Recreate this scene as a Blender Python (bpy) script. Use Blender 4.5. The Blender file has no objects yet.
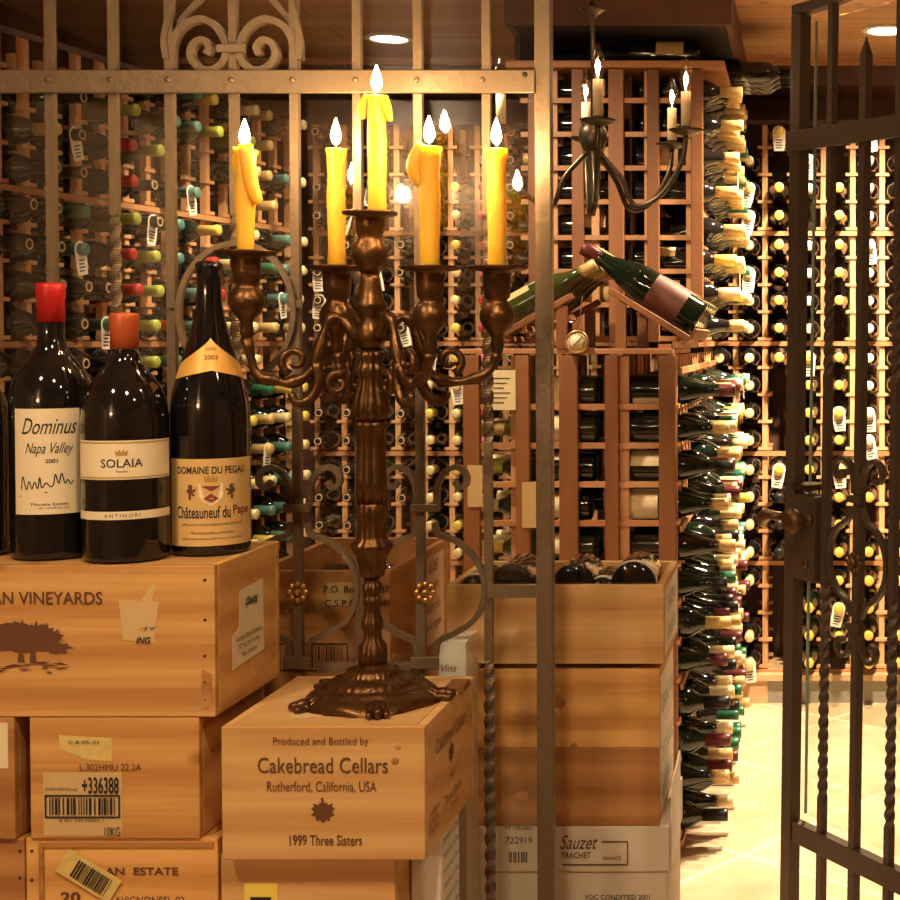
import bpy, math, random
from mathutils import Vector, Matrix
random.seed(7)
S = bpy.context.scene
COL = S.collection
PI = math.pi
R = math.radians

# ------------------------------------------------------------------ camera
F, CX, CY, CH, PITCH = 1400.0, 800.0, 371.3, 1.286, R(1.2)
cam = bpy.data.objects.new('camera', bpy.data.cameras.new('camera'))
COL.objects.link(cam)
cam.location = (0, 0, CH)
cam.rotation_euler = (PI / 2 - PITCH, 0, 0)
cam.data.sensor_width = 36
cam.data.lens = F / 900 * 36
cam.data.shift_x = (450 - CX) / 900
cam.data.shift_y = -(450 - CY) / 900
cam.data.clip_start = 0.02
S.camera = cam

def P(px, py, Y):
    u = (px - CX) / F; v = -(py - CY) / F
    dy = math.cos(PITCH) + v * math.sin(PITCH)
    dz = -math.sin(PITCH) + v * math.cos(PITCH)
    return Vector((u * Y / dy, Y, CH + dz * Y / dy))

# ------------------------------------------------------------------ world, exposure
w = bpy.data.worlds.new('world'); S.world = w
w.use_nodes = True
w.node_tree.nodes['Background'].inputs[0].default_value = (1.0, 0.72, 0.45, 1)
w.node_tree.nodes['Background'].inputs[1].default_value = 0.02
S.view_settings.view_transform = 'Standard'
S.view_settings.look = 'None'
S.view_settings.exposure = 0.52
S.view_settings.gamma = 1.0

CEIL = 2.285
WARM = (1.0, 0.76, 0.48)
def spot(name, loc, energy, target, size=R(95), blend=0.8, radius=0.045, col=WARM):
    l = bpy.data.lights.new(name, 'SPOT'); l.energy = energy; l.color = col
    l.spot_size = size; l.spot_blend = blend; l.shadow_soft_size = radius
    o = bpy.data.objects.new(name, l); COL.objects.link(o); o.location = loc
    o.rotation_euler = (Vector(target) - Vector(loc)).to_track_quat('-Z', 'Y').to_euler()
    return o
# recessed ceiling cans, the last four added out of view as fill (fixtures are built further down at the same places)
CANS = [(0.275, 4.50), (0.20, 3.92), (-1.35, 4.62), (-1.40, 4.0), (-0.95, 3.0), (-1.25, 0.85), (-0.30, 0.95), (0.65, 0.8)]
spot('can_light', (0.275, 4.50, CEIL - .02), 190, (0.2, 4.85, 0), R(115))
spot('can_light', (0.20, 3.92, CEIL - .02), 330, (0.12, 4.35, 0), R(118))
spot('can_light', (-1.35, 4.62, CEIL - .02), 34, (-1.3, 4.85, 0.6), R(120))
spot('can_light', (-1.40, 4.0, CEIL - .02), 70, (-1.65, 4.5, 0.3), R(95))
spot('can_light', (-0.95, 3.0, CEIL - .02), 70, (-0.85, 4.0, 0.6), R(110))  # unseen can added to light the island front and back rack
spot('can_light', (-1.25, 0.85, CEIL - .02), 50, (-1.1, 1.75, 0.6), R(100), 1.0, 0.06)  # this and the next two: unseen fill added over the front room
spot('can_light', (-0.30, 0.95, CEIL - .02), 52, (-0.40, 1.8, 0.6), R(100), 1.0, 0.06)
spot('can_light', (0.65, 0.80, CEIL - .02), 14, (-0.1, 2.2, 0.6), R(110), 1.0, 0.06)

# ------------------------------------------------------------------ mesh builder
class MB:
    def __init__(s): s.v = []; s.f = []; s.sm = []
    def add(s, vs, fs, smooth=False):
        b = len(s.v); s.v += [tuple(x) for x in vs]
        s.f += [tuple(i + b for i in f) for f in fs]; s.sm += [smooth] * len(fs)
        return s
    def box(s, x0, x1, y0, y1, z0, z1):
        vs = [(x, y, z) for z in (z0, z1) for y in (y0, y1) for x in (x0, x1)]
        return s.add(vs, [(0, 2, 3, 1), (4, 5, 7, 6), (0, 1, 5, 4), (2, 6, 7, 3), (0, 4, 6, 2), (1, 3, 7, 5)])
    def bar(s, a, b, wid, dep, up=(0, 1, 0)):
        a, b = Vector(a), Vector(b); d = (b - a).normalized(); up = Vector(up)
        n = d.cross(up)
        if n.length < 1e-5: n = d.cross(Vector((1, 0, 0)))
        n.normalize(); m = n.cross(d).normalized()
        vs = [p + n * (i * wid / 2) + m * (j * dep / 2) for p in (a, b) for i, j in ((-1, -1), (1, -1), (1, 1), (-1, 1))]
        return s.add(vs, [(3, 2, 1, 0), (4, 5, 6, 7), (0, 1, 5, 4), (1, 2, 6, 5), (2, 3, 7, 6), (3, 0, 4, 7)])
    def lathe(s, prof, c=(0, 0, 0), n=20, mod=None, axis=None):
        vs = []; fs = []
        for i, (r, z) in enumerate(prof):
            for k in range(n):
                a = 2 * PI * k / n; rr, zz = r, z
                if mod: rr, zz = mod(r, z, a)
                vs.append((rr * math.cos(a), rr * math.sin(a), zz))
        for i in range(len(prof) - 1):
            for k in range(n):
                k2 = (k + 1) % n
                fs.append((i * n + k, i * n + k2, (i + 1) * n + k2, (i + 1) * n + k))
        fs.append(tuple(range(n - 1, -1, -1))); fs.append(tuple(range((len(prof) - 1) * n, len(prof) * n)))
        if axis is not None:
            q = Vector((0, 0, 1)).rotation_difference(Vector(axis)); vs = [q @ Vector(v) for v in vs]
        vs = [Vector(v) + Vector(c) for v in vs]
        return s.add(vs, fs, True)
    def tube(s, pts, rad, n=8):
        pts = [Vector(p) for p in pts]; N = len(pts)
        rs = rad if isinstance(rad, (list, tuple)) else [rad] * N
        vs = []; fs = []; ref = None
        for i, p in enumerate(pts):
            d = (pts[min(i + 1, N - 1)] - pts[max(i - 1, 0)]).normalized()
            if ref is None:
                ref = d.orthogonal().normalized()
            ref = (ref - d * ref.dot(d))
            if ref.length < 1e-6: ref = d.orthogonal()
            ref.normalize(); m = d.cross(ref)
            for k in range(n):
                a = 2 * PI * k / n
                vs.append(p + (ref * math.cos(a) + m * math.sin(a)) * rs[i])
        for i in range(N - 1):
            for k in range(n):
                k2 = (k + 1) % n
                fs.append((i * n + k, i * n + k2, (i + 1) * n + k2, (i + 1) * n + k))
        fs.append(tuple(range(n - 1, -1, -1))); fs.append(tuple(range((N - 1) * n, N * n)))
        return s.add(vs, fs, True)
    def strap(s, pts, wid, dep):
        """flat iron strap bent in the x-z plane"""
        pts = [Vector(p) for p in pts]; N = len(pts); vs = []; fs = []
        for i, p in enumerate(pts):
            d = (pts[min(i + 1, N - 1)] - pts[max(i - 1, 0)]); d.y = 0; d.normalize()
            n = Vector((-d.z, 0, d.x)); y = Vector((0, 1, 0))
            vs += [p + n * wid / 2 - y * dep / 2, p - n * wid / 2 - y * dep / 2, p - n * wid / 2 + y * dep / 2, p + n * wid / 2 + y * dep / 2]
        for i in range(N - 1):
            for k in range(4):
                k2 = (k + 1) % 4
                fs.append((i * 4 + k, i * 4 + k2, i * 4 + 4 + k2, i * 4 + 4 + k))
        fs.append((3, 2, 1, 0)); fs.append(tuple((N - 1) * 4 + k for k in range(4)))
        return s.add(vs, fs)
    def twist(s, x, y, z0, z1, size, ranges, turn=0.052):
        zs = []; z = z0
        while z < z1: zs.append(z); z += 0.0042
        zs.append(z1); a = 0; vs = []; fs = []; last = z0
        for z in zs:
            if any(lo <= z <= hi for lo, hi in ranges): a += (z - last) / turn * PI
            else: a = round(a / (PI / 2)) * (PI / 2)
            last = z
            for k in range(4):
                b = a + PI / 4 + k * PI / 2
                vs.append((x + size * .7071 * math.cos(b), y + size * .7071 * math.sin(b), z))
        for i in range(len(zs) - 1):
            for k in range(4):
                k2 = (k + 1) % 4
                fs.append((i * 4 + k, i * 4 + k2, i * 4 + 4 + k2, i * 4 + 4 + k))
        fs.append((3, 2, 1, 0)); fs.append(tuple((len(zs) - 1) * 4 + k for k in range(4)))
        return s.add(vs, fs)
    def prism(s, poly, y0, y1):
        """polygon in x-z extruded along y"""
        n = len(poly)
        vs = [(x, y0, z) for x, z in poly] + [(x, y1, z) for x, z in poly]
        fs = [tuple(range(n)), tuple(range(2 * n - 1, n - 1, -1))]
        fs += [(i, i + n, (i + 1) % n + n, (i + 1) % n) for i in range(n)]
        return s.add(vs, fs)
    def mesh(s, name, m):
        me = bpy.data.meshes.new(name); me.from_pydata(s.v, [], s.f)
        me.polygons.foreach_set('use_smooth', s.sm)
        if m: me.materials.append(m)
        me.update(); return me

def catmull(pts, n=8):
    p = [Vector(q) for q in pts]; p = [2 * p[0] - p[1]] + p + [2 * p[-1] - p[-2]]; out = []
    for i in range(1, len(p) - 2):
        for k in range(n):
            t = k / n
            out.append(.5 * ((2 * p[i]) + (-p[i - 1] + p[i + 1]) * t + (2 * p[i - 1] - 5 * p[i] + 4 * p[i + 1] - p[i + 2]) * t * t + (-p[i - 1] + 3 * p[i] - 3 * p[i + 1] + p[i + 2]) * t ** 3))
    out.append(p[-2]); return out

# ------------------------------------------------------------------ object helpers
ORG = {}                                                       # root translation for world-coordinate building
def tag(o, label=None, cat=None, group=None, kind=None):
    if label: o['label'] = label
    if cat: o['category'] = cat
    if group: o['group'] = group
    if kind: o['kind'] = kind
    return o
def thing(name, loc, label, cat, group=None, rz=0):
    o = bpy.data.objects.new(name, None); COL.objects.link(o)
    o.empty_display_size = .05
    o.location = loc; o.rotation_euler = (0, 0, rz); ORG[o.name] = Vector(loc) if rz == 0 else Vector((0, 0, 0))
    return tag(o, label, cat, group)
def obj(name, mb, m, parent=None, bevel=0, label=None, org=None):
    """world-coordinate mesh, moved into the frame of its parent (or org)"""
    if parent: base = ORG[parent.name]
    else:
        xs, ys, zs = zip(*mb.v); base = Vector(((min(xs) + max(xs)) / 2, (min(ys) + max(ys)) / 2, min(zs)))
    if base.length: mb.v = [(x - base.x, y - base.y, z - base.z) for x, y, z in mb.v]
    o = bpy.data.objects.new(name, mb.mesh(name, m)); COL.objects.link(o)
    if parent: o.parent = parent; ORG[o.name] = base
    else: o.location = base; ORG[o.name] = base
    if bevel:
        b = o.modifiers.new('bevel', 'BEVEL'); b.width = bevel; b.segments = 2; b.limit_method = 'ANGLE'
    if label: o['label'] = label
    return o
def struct(name, mb, m): return tag(obj(name, mb, m), kind='structure')

# ------------------------------------------------------------------ materials
def mat(name, col, rough=.5, metal=0, bump=0, bscale=60, var=0, emit=0, sss=0, coat=0, spec=.5):
    m = bpy.data.materials.new(name); m.use_nodes = True
    nt = m.node_tree; b = nt.nodes['Principled BSDF']
    b.inputs['Base Color'].default_value = (*col, 1); b.inputs['Roughness'].default_value = rough
    b.inputs['Metallic'].default_value = metal; b.inputs['Specular IOR Level'].default_value = spec
    if coat: b.inputs['Coat Weight'].default_value = coat
    if emit: b.inputs['Emission Color'].default_value = (*col, 1); b.inputs['Emission Strength'].default_value = emit
    if sss:
        b.inputs['Subsurface Weight'].default_value = sss
        b.inputs['Subsurface Radius'].default_value = (.03, .016, .004); b.inputs['Subsurface Scale'].default_value = 1.0
    if bump or var:
        tc = nt.nodes.new('ShaderNodeTexCoord'); nz = nt.nodes.new('ShaderNodeTexNoise')
        nz.inputs['Scale'].default_value = bscale; nz.inputs['Detail'].default_value = 5
        nt.links.new(tc.outputs['Object'], nz.inputs['Vector'])
        if bump:
            bp = nt.nodes.new('ShaderNodeBump'); bp.inputs['Strength'].default_value = bump; bp.inputs['Distance'].default_value = .004
            nt.links.new(nz.outputs['Fac'], bp.inputs['Height']); nt.links.new(bp.outputs['Normal'], b.inputs['Normal'])
        if var:
            mx = nt.nodes.new('ShaderNodeMix'); mx.data_type = 'RGBA'
            mx.inputs[6].default_value = (*[c * (1 - var) for c in col], 1); mx.inputs[7].default_value = (*[min(1, c * (1 + var)) for c in col], 1)
            nt.links.new(nz.outputs['Fac'], mx.inputs[0]); nt.links.new(mx.outputs[2], b.inputs['Base Color'])
    return m

def wood(name, c1, c2, rough=.55, stretch=(1.3, 12, 34), knots=True, coat=0):
    """grain running along x of the object; each object gets its own tint"""
    m = bpy.data.materials.new(name); m.use_nodes = True
    nt = m.node_tree; N = nt.nodes; L = nt.links; b = N['Principled BSDF']
    tc = N.new('ShaderNodeTexCoord'); mp = N.new('ShaderNodeMapping'); mp.inputs['Scale'].default_value = stretch
    oi = N.new('ShaderNodeObjectInfo')
    ml = N.new('ShaderNodeMath'); ml.operation = 'MULTIPLY'; ml.inputs[1].default_value = 37
    L.new(oi.outputs['Random'], ml.inputs[0])
    va = N.new('ShaderNodeVectorMath'); va.operation = 'ADD'
    L.new(tc.outputs['Object'], va.inputs[0]); L.new(ml.outputs[0], va.inputs[1]); L.new(va.outputs[0], mp.inputs['Vector'])
    n1 = N.new('ShaderNodeTexNoise'); n1.inputs['Scale'].default_value = 1.6; n1.inputs['Detail'].default_value = 4; n1.inputs['Distortion'].default_value = .9
    L.new(mp.outputs[0], n1.inputs['Vector'])
    wv = N.new('ShaderNodeTexWave'); wv.wave_type = 'RINGS'; wv.rings_direction = 'X'
    wv.inputs['Scale'].default_value = .16; wv.inputs['Distortion'].default_value = 4.5; wv.inputs['Detail'].default_value = 3; wv.inputs['Detail Scale'].default_value = .7
    L.new(mp.outputs[0], wv.inputs['Vector'])
    mx = N.new('ShaderNodeMix'); mx.data_type = 'FLOAT'; mx.inputs[0].default_value = .3
    L.new(n1.outputs['Fac'], mx.inputs[2]); L.new(wv.outputs['Fac'], mx.inputs[3])
    cr = N.new('ShaderNodeValToRGB'); cr.color_ramp.elements[0].position = .28; cr.color_ramp.elements[1].position = .72
    cr.color_ramp.elements[0].color = (*c2, 1); cr.color_ramp.elements[1].color = (*c1, 1)
    L.new(mx.outputs[0], cr.inputs[0])
    hs = N.new('ShaderNodeHueSaturation')
    mr = N.new('ShaderNodeMapRange'); mr.inputs[3].default_value = .85; mr.inputs[4].default_value = 1.12
    L.new(oi.outputs['Random'], mr.inputs[0]); L.new(mr.outputs[0], hs.inputs['Value']); L.new(cr.outputs[0], hs.inputs['Color'])
    out = hs.outputs[0]
    if knots:
        vo = N.new('ShaderNodeTexVoronoi'); vo.inputs['Scale'].default_value = 1.0
        mp2 = N.new('ShaderNodeMapping'); mp2.inputs['Scale'].default_value = (4.2, 4.2, 7); L.new(va.outputs[0], mp2.inputs['Vector']); L.new(mp2.outputs[0], vo.inputs['Vector'])
        kr = N.new('ShaderNodeMapRange'); kr.inputs[1].default_value = .03; kr.inputs[2].default_value = .1; kr.inputs[3].default_value = .7; kr.inputs[4].default_value = 0
        L.new(vo.outputs['Distance'], kr.inputs[0])
        k2 = N.new('ShaderNodeMix'); k2.data_type = 'RGBA'; k2.inputs[7].default_value = (c2[0] * .35, c2[1] * .28, c2[2] * .25, 1)
        L.new(kr.outputs[0], k2.inputs[0]); L.new(out, k2.inputs[6]); out = k2.outputs[2]
    L.new(out, b.inputs['Base Color']); b.inputs['Roughness'].default_value = rough
    if coat: b.inputs['Coat Weight'].default_value = coat
    bp = N.new('ShaderNodeBump'); bp.inputs['Strength'].default_value = .12; bp.inputs['Distance'].default_value = .002
    L.new(mx.outputs[0], bp.inputs['Height']); L.new(bp.outputs['Normal'], b.inputs['Normal'])
    return m

M = {}
M['pine'] = wood('crate_pine', (.74, .41, .13), (.52, .235, .06))
M['pine_pale'] = wood('crate_pine_pale', (.76, .47, .19), (.58, .29, .09))
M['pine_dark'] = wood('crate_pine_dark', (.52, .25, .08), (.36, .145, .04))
M['redwood'] = wood('rack_redwood', (.27, .105, .036), (.18, .062, .020), .5, (8, 8, 2), False)
M['rail'] = wood('rack_rail', (.52, .26, .115), (.39, .17, .068), .5, (2, 10, 10), False)
M['upright'] = wood('rack_upright', (.70, .41, .21), (.56, .28, .13), .5, (12, 12, 2), False)
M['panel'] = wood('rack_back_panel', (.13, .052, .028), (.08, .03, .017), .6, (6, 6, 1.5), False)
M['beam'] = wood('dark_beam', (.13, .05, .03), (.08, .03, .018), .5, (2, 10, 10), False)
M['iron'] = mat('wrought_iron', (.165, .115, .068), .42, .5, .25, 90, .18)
M['iron_shaded'] = mat('shade_toned_iron', (.085, .058, .04), .5, .35, .25, 90, .2)  # the screen's iron, darkened in colour to stand for the leaf's unlit side
M['brass'] = mat('aged_brass', (.52, .30, .10), .35, .85, .15, 80, .2)
M['bronze'] = mat('bronze_patina', (.125, .058, .020), .34, .82, .35, 60, .6)
M['wax'] = mat('yellow_wax', (1.0, .52, .05), .42, 0, .12, 60, 0, 0, .75)
M['wick'] = mat('burnt_wick', (.02, .015, .01), .9)
M['sleeve'] = mat('candle_sleeve', (.80, .66, .45), .5)
M['pewter'] = mat('chandelier_metal', (.085, .065, .045), .35, .8, .1, 60)
M['paper'] = mat('cream_paper', (.80, .66, .42), .75, 0, 0, 50, .05)
M['paper_tan'] = mat('tan_paper', (.62, .42, .19), .75, 0, 0, 50, .05)
M['paper_white'] = mat('white_paper', (.82, .76, .64), .75, 0, 0, 50, .05)
M['card'] = mat('white_cardboard', (.72, .62, .48), .8, 0, .1, 60, .06)
M['card_white'] = mat('glossy_white_card', (.85, .80, .70), .6, 0, 0, 50, .04)
M['paper_straw'] = mat('straw_paper', (.70, .52, .17), .75, 0, 0, 90, .2)
M['paper_yellow'] = mat('yellow_paper', (.86, .66, .10), .7)
M['ink'] = mat('black_ink', (.015, .012, .01), .7)
M['ink_brown'] = mat('brown_brand_ink', (.13, .045, .015), .7)
M['ink_red'] = mat('dark_red_ink', (.26, .035, .025), .7)
M['gold_print'] = mat('gold_print', (.55, .33, .09), .5, .3)
M['foil_red'] = mat('red_foil', (.50, .016, .014), .35, .25)
M['foil_orange'] = mat('rust_foil', (.52, .10, .025), .38, .25)
M['aged_label'] = mat('aged_label_paper', (.66, .42, .15), .6, 0, 0, 30, .12)
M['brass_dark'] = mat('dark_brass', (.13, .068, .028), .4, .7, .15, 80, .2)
M['label_red'] = mat('dull_red_label', (.13, .045, .03), .6, 0, 0, 30, .2)
M['foil_gold'] = mat('gold_label', (.80, .44, .09), .45, .2, 0, 50, .1)
M['nail'] = mat('nail_head', (.06, .035, .02), .5, .6)
M['stone'] = mat('slate_tile', (.30, .29, .24), .5, 0, .3, 14, .35)
M['stone_tan'] = mat('tan_curb_stone', (.55, .36, .20), .5, 0, .3, 14, .25)
M['plaster'] = mat('warm_plaster', (.60, .45, .30), .85, 0, .2, 40, .1)
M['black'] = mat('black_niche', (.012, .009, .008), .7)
M['dial'] = mat('dial_face', (.80, .68, .46), .5)
M['cord'] = mat('dark_cord', (.05, .035, .02), .7)
M['glass_black'] = mat('black_bottle_glass', (.007, .006, .006), .07, 0, coat=.4)
M['glass_green'] = mat('green_bottle_glass', (.003, .0105, .006), .08, 0, coat=.4)
M['glass_olive'] = mat('olive_bottle_glass', (.035, .045, .010), .1, 0, coat=.4)
CAP = {'yellow': (.80, .62, .12), 'cream': (.80, .66, .36), 'white': (.80, .76, .64), 'red': (.46, .03, .03), 'black': (.012, .011, .012),
       'green': (.03, .16, .075), 'teal': (.10, .23, .20), 'gold': (.62, .44, .18), 'lime': (.40, .46, .08), 'burgundy': (.12, .022, .026), 'pink': (.62, .16, .17)}
for k, c in CAP.items(): M['cap_' + k] = mat(k + '_foil_capsule', c, .38, .2)

def flame_mat(name, col, s):
    m = bpy.data.materials.new(name); m.use_nodes = True; nt = m.node_tree
    e = nt.nodes.new('ShaderNodeEmission'); e.inputs[0].default_value = (*col, 1); e.inputs[1].default_value = s
    nt.links.new(e.outputs[0], nt.nodes['Material Output'].inputs[0]); return m
M['flame'] = flame_mat('candle_flame', (1.0, .66, .32), 440)
M['bulb'] = flame_mat('lit_bulb', (1.0, .62, .28), 180)
M['added_bulb'] = flame_mat('added_lamp_bulb', (1.0, .74, .46), 1100)  # bulbs of the added wall lamp, for glints and frontal light
M['lamp'] = flame_mat('lamp_diffuser', (1.0, .86, .66), 14)

def pane_mat(name, tint, r0):
    m = bpy.data.materials.new(name); m.use_nodes = True; nt = m.node_tree; N = nt.nodes; L = nt.links
    lw = N.new('ShaderNodeLayerWeight'); lw.inputs[0].default_value = .5
    pw = N.new('ShaderNodeMath'); pw.operation = 'POWER'; pw.inputs[1].default_value = 5; L.new(lw.outputs['Facing'], pw.inputs[0])
    ma = N.new('ShaderNodeMath'); ma.operation = 'MULTIPLY_ADD'; ma.inputs[1].default_value = 1 - r0; ma.inputs[2].default_value = r0; L.new(pw.outputs[0], ma.inputs[0])
    t = N.new('ShaderNodeBsdfTransparent'); t.inputs[0].default_value = (*tint, 1)
    g = N.new('ShaderNodeBsdfGlossy'); g.inputs['Roughness'].default_value = 0.02
    mx = N.new('ShaderNodeMixShader'); L.new(ma.outputs[0], mx.inputs[0]); L.new(t.outputs[0], mx.inputs[1]); L.new(g.outputs[0], mx.inputs[2])
    L.new(mx.outputs[0], N['Material Output'].inputs[0]); return m
M['pane'] = pane_mat('window_glass', (.97, .975, .965), .05)
M['pane_edge'] = mat('green_glass_edge', (.30, .42, .32), .2)
M['bulb_clear'] = pane_mat('clear_bulb_glass', (.97, .95, .9), .09)

def floor_mat():
    m = bpy.data.materials.new('stone_floor_tiles'); m.use_nodes = True; nt = m.node_tree; N = nt.nodes; L = nt.links; b = N['Principled BSDF']
    tc = N.new('ShaderNodeTexCoord'); mp = N.new('ShaderNodeMapping'); mp.inputs['Rotation'].default_value = (0, 0, R(38)); L.new(tc.outputs['Object'], mp.inputs[0])
    br = N.new('ShaderNodeTexBrick'); br.offset = 0; br.inputs['Scale'].default_value = 1; br.inputs['Brick Width'].default_value = .58; br.inputs['Row Height'].default_value = .58
    br.inputs['Mortar Size'].default_value = .008; br.inputs['Color1'].default_value = (.68, .55, .39, 1); br.inputs['Color2'].default_value = (.55, .42, .27, 1); br.inputs['Mortar'].default_value = (.78, .69, .55, 1)
    L.new(mp.outputs[0], br.inputs['Vector'])
    nz = N.new('ShaderNodeTexNoise'); nz.inputs['Scale'].default_value = 5; nz.inputs['Detail'].default_value = 6; L.new(tc.outputs['Object'], nz.inputs['Vector'])
    cr = N.new('ShaderNodeValToRGB'); cr.color_ramp.elements[0].color = (.62, .52, .42, 1); cr.color_ramp.elements[1].color = (1, 1, 1, 1); cr.color_ramp.elements[0].position = .3; cr.color_ramp.elements[1].position = .65
    L.new(nz.outputs['Fac'], cr.inputs[0])
    mx = N.new('ShaderNodeMix'); mx.data_type = 'RGBA'; mx.blend_type = 'MULTIPLY'; mx.inputs[0].default_value = .8
    L.new(br.outputs['Color'], mx.inputs[6]); L.new(cr.outputs[0], mx.inputs[7]); L.new(mx.outputs[2], b.inputs['Base Color']); b.inputs['Roughness'].default_value = .42
    bp = N.new('ShaderNodeBump'); bp.inputs['Strength'].default_value = .25; bp.inputs['Distance'].default_value = .004; L.new(nz.outputs['Fac'], bp.inputs['Height']); L.new(bp.outputs[0], b.inputs['Normal'])
    return m
M['floor'] = floor_mat()
def plank_mat():
    m = wood('ceiling_planks', (.50, .30, .16), (.40, .22, .11), .5, (1.2, 9, 9), True); nt = m.node_tree; N = nt.nodes; L = nt.links; b = N['Principled BSDF']
    src = b.inputs['Base Color'].links[0].from_socket
    tc = N.new('ShaderNodeTexCoord'); br = N.new('ShaderNodeTexBrick'); br.inputs['Scale'].default_value = 1; br.inputs['Brick Width'].default_value = 2.4; br.inputs['Row Height'].default_value = .14
    br.inputs['Mortar Size'].default_value = .003; br.inputs['Color1'].default_value = (1, 1, 1, 1); br.inputs['Color2'].default_value = (.86, .86, .86, 1); br.inputs['Mortar'].default_value = (.3, .28, .25, 1)
    L.new(tc.outputs['Object'], br.inputs['Vector'])
    mx = N.new('ShaderNodeMix'); mx.data_type = 'RGBA'; mx.blend_type = 'MULTIPLY'; mx.inputs[0].default_value = 1
    L.new(src, mx.inputs[6]); L.new(br.outputs['Color'], mx.inputs[7]); L.new(mx.outputs[2], b.inputs['Base Color']); return m
M['ceiling'] = plank_mat()

# ------------------------------------------------------------------ writing
def text_geo(s, w=None, h=None, shear=0, bold=0, space=1):
    """flat letters centred on the origin, fitted to w x h; returns verts (x, y) and faces"""
    cu = bpy.data.curves.new('t', 'FONT'); cu.body = s; cu.align_x = 'CENTER'; cu.shear = shear; cu.offset = bold; cu.space_character = space; cu.resolution_u = 3
    o = bpy.data.objects.new('t', cu); COL.objects.link(o)
    me = bpy.data.meshes.new_from_object(o.evaluated_get(bpy.context.evaluated_depsgraph_get()))
    vs = [v.co.copy() for v in me.vertices]; fs = [tuple(p.vertices) for p in me.polygons]
    bpy.data.objects.remove(o); bpy.data.curves.remove(cu); bpy.data.meshes.remove(me)
    x0 = min(v.x for v in vs); x1 = max(v.x for v in vs); y0 = min(v.y for v in vs); y1 = max(v.y for v in vs)
    sx = w / (x1 - x0) if w else None; sy = h / (y1 - y0) if h else None
    if sx is None: sx = sy
    if sy is None: sy = sx
    return [((v.x - (x0 + x1) / 2) * sx, (v.y - (y0 + y1) / 2) * sy) for v in vs], fs
def flat(geo, c, u, v, off=.0012):
    """put flat geometry at world point c with in-plane axes u, v, raised off along the normal"""
    c, u, v = Vector(c), Vector(u).normalized(), Vector(v).normalized(); n = u.cross(v)
    return [c + u * x + v * y + n * off for x, y in geo[0]], geo[1]
def write(parent, s, c, w, h, m, u=(1, 0, 0), v=(0, 0, 1), name='lettering', shear=0, bold=0, space=1, off=.0012):
    mb = MB(); vs, fs = flat(text_geo(s, w, h, shear, bold, space), c, u, v, off); mb.add(vs, fs)
    return obj(name, mb, m, parent)
def card(parent, name, c, w, h, m, u=(1, 0, 0), v=(0, 0, 1), off=.0006, poly=None, label=None, th=.0005):
    pts = poly or [(-w / 2, -h / 2), (w / 2, -h / 2), (w / 2, h / 2), (-w / 2, h / 2)]
    n = len(pts); a, _ = flat((pts, []), c, u, v, off); b, _ = flat((pts, []), c, u, v, off - th)
    mb = MB(); mb.add(a + b, [tuple(range(n)), tuple(range(2 * n - 1, n - 1, -1))] + [(i + n, (i + 1) % n + n, (i + 1) % n, i) for i in range(n)])
    return obj(name, mb, m, parent, label=label)
def barcode(parent, c, w, h, m, u=(1, 0, 0), v=(0, 0, 1), n=22, off=.0014, frame=0):
    rnd = random.Random(n * 7 + int(w * 1e4)); mb = MB(); x = -w / 2; geo = ([], [])
    def rect(x0, x1, y0, y1):
        b = len(geo[0]); geo[0].extend([(x0, y0), (x1, y0), (x1, y1), (x0, y1)]); geo[1].append((b, b + 1, b + 2, b + 3))
    unit = w / (n * 3.2)
    while x < w / 2 - unit:
        t = unit * rnd.choice((.8, 1.2, 2.2)); rect(x, min(x + t, w / 2), -h / 2, h / 2); x += t + unit * rnd.choice((.9, 1.4, 2.4))
    if frame:
        f = frame; W = w / 2 + 3 * f; H = h / 2 + f
        rect(-W, W, H, H + f); rect(-W, W, -H - f, -H); rect(-W, -W + f, -H, H); rect(W - f, W, -H, H)
    vs, fs = flat(geo, c, u, v, off); mb.add(vs, fs); return obj('barcode', mb, m, parent)
ORD = ['', 'first', 'second', 'third', 'fourth', 'fifth', 'sixth', 'seventh', 'eighth', 'ninth', 'tenth', 'eleventh', 'twelfth', 'thirteenth', 'fourteenth', 'fifteenth', 'sixteenth', 'seventeenth', 'eighteenth', 'nineteenth', 'twentieth', 'twenty-first']
# ================================================================== room shell
struct('floor', MB().box(-3.2, 2.6, -2.8, 5.6, -.1, 0), M['floor'])
struct('ceiling', MB().box(-3.2, 2.6, -2.8, 5.6, CEIL, CEIL + .08), M['ceiling'])
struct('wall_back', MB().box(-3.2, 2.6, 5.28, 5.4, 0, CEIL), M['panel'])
struct('wall_left', MB().box(-3.1, -2.98, -2.8, 5.28, 0, CEIL), M['plaster'])
struct('wall_right', MB().box(2.4, 2.52, -2.8, 5.28, 0, CEIL), M['plaster'])
struct('wall_front', MB().box(-2.98, 2.4, -2.78, -2.66, 0, CEIL), M['plaster'])
# raised stone curb under the back racks, slate faced with a tan nosing
struct('baseboard_back', MB().box(-2.0, 2.3, 4.965, 5.27, 0, .082), M['stone'])
mb = MB()
for k in range(14):
    if k == 0: mb.box(-.30 + k * .19, -.30 + k * .19 + .185, 4.955, 4.966, .0, .08)
struct('trim_1', mb, M['stone_tan'])
struct('trim_2', MB().box(-2.0, 2.3, 4.945, 5.27, .083, .104), M['stone_tan'])
# dark header and crown above the back racks
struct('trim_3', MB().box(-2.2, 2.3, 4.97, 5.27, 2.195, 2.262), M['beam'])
struct('trim_4', MB().box(-2.2, 2.3, 4.94, 5.27, 2.263, 2.284), M['rail'])

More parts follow.
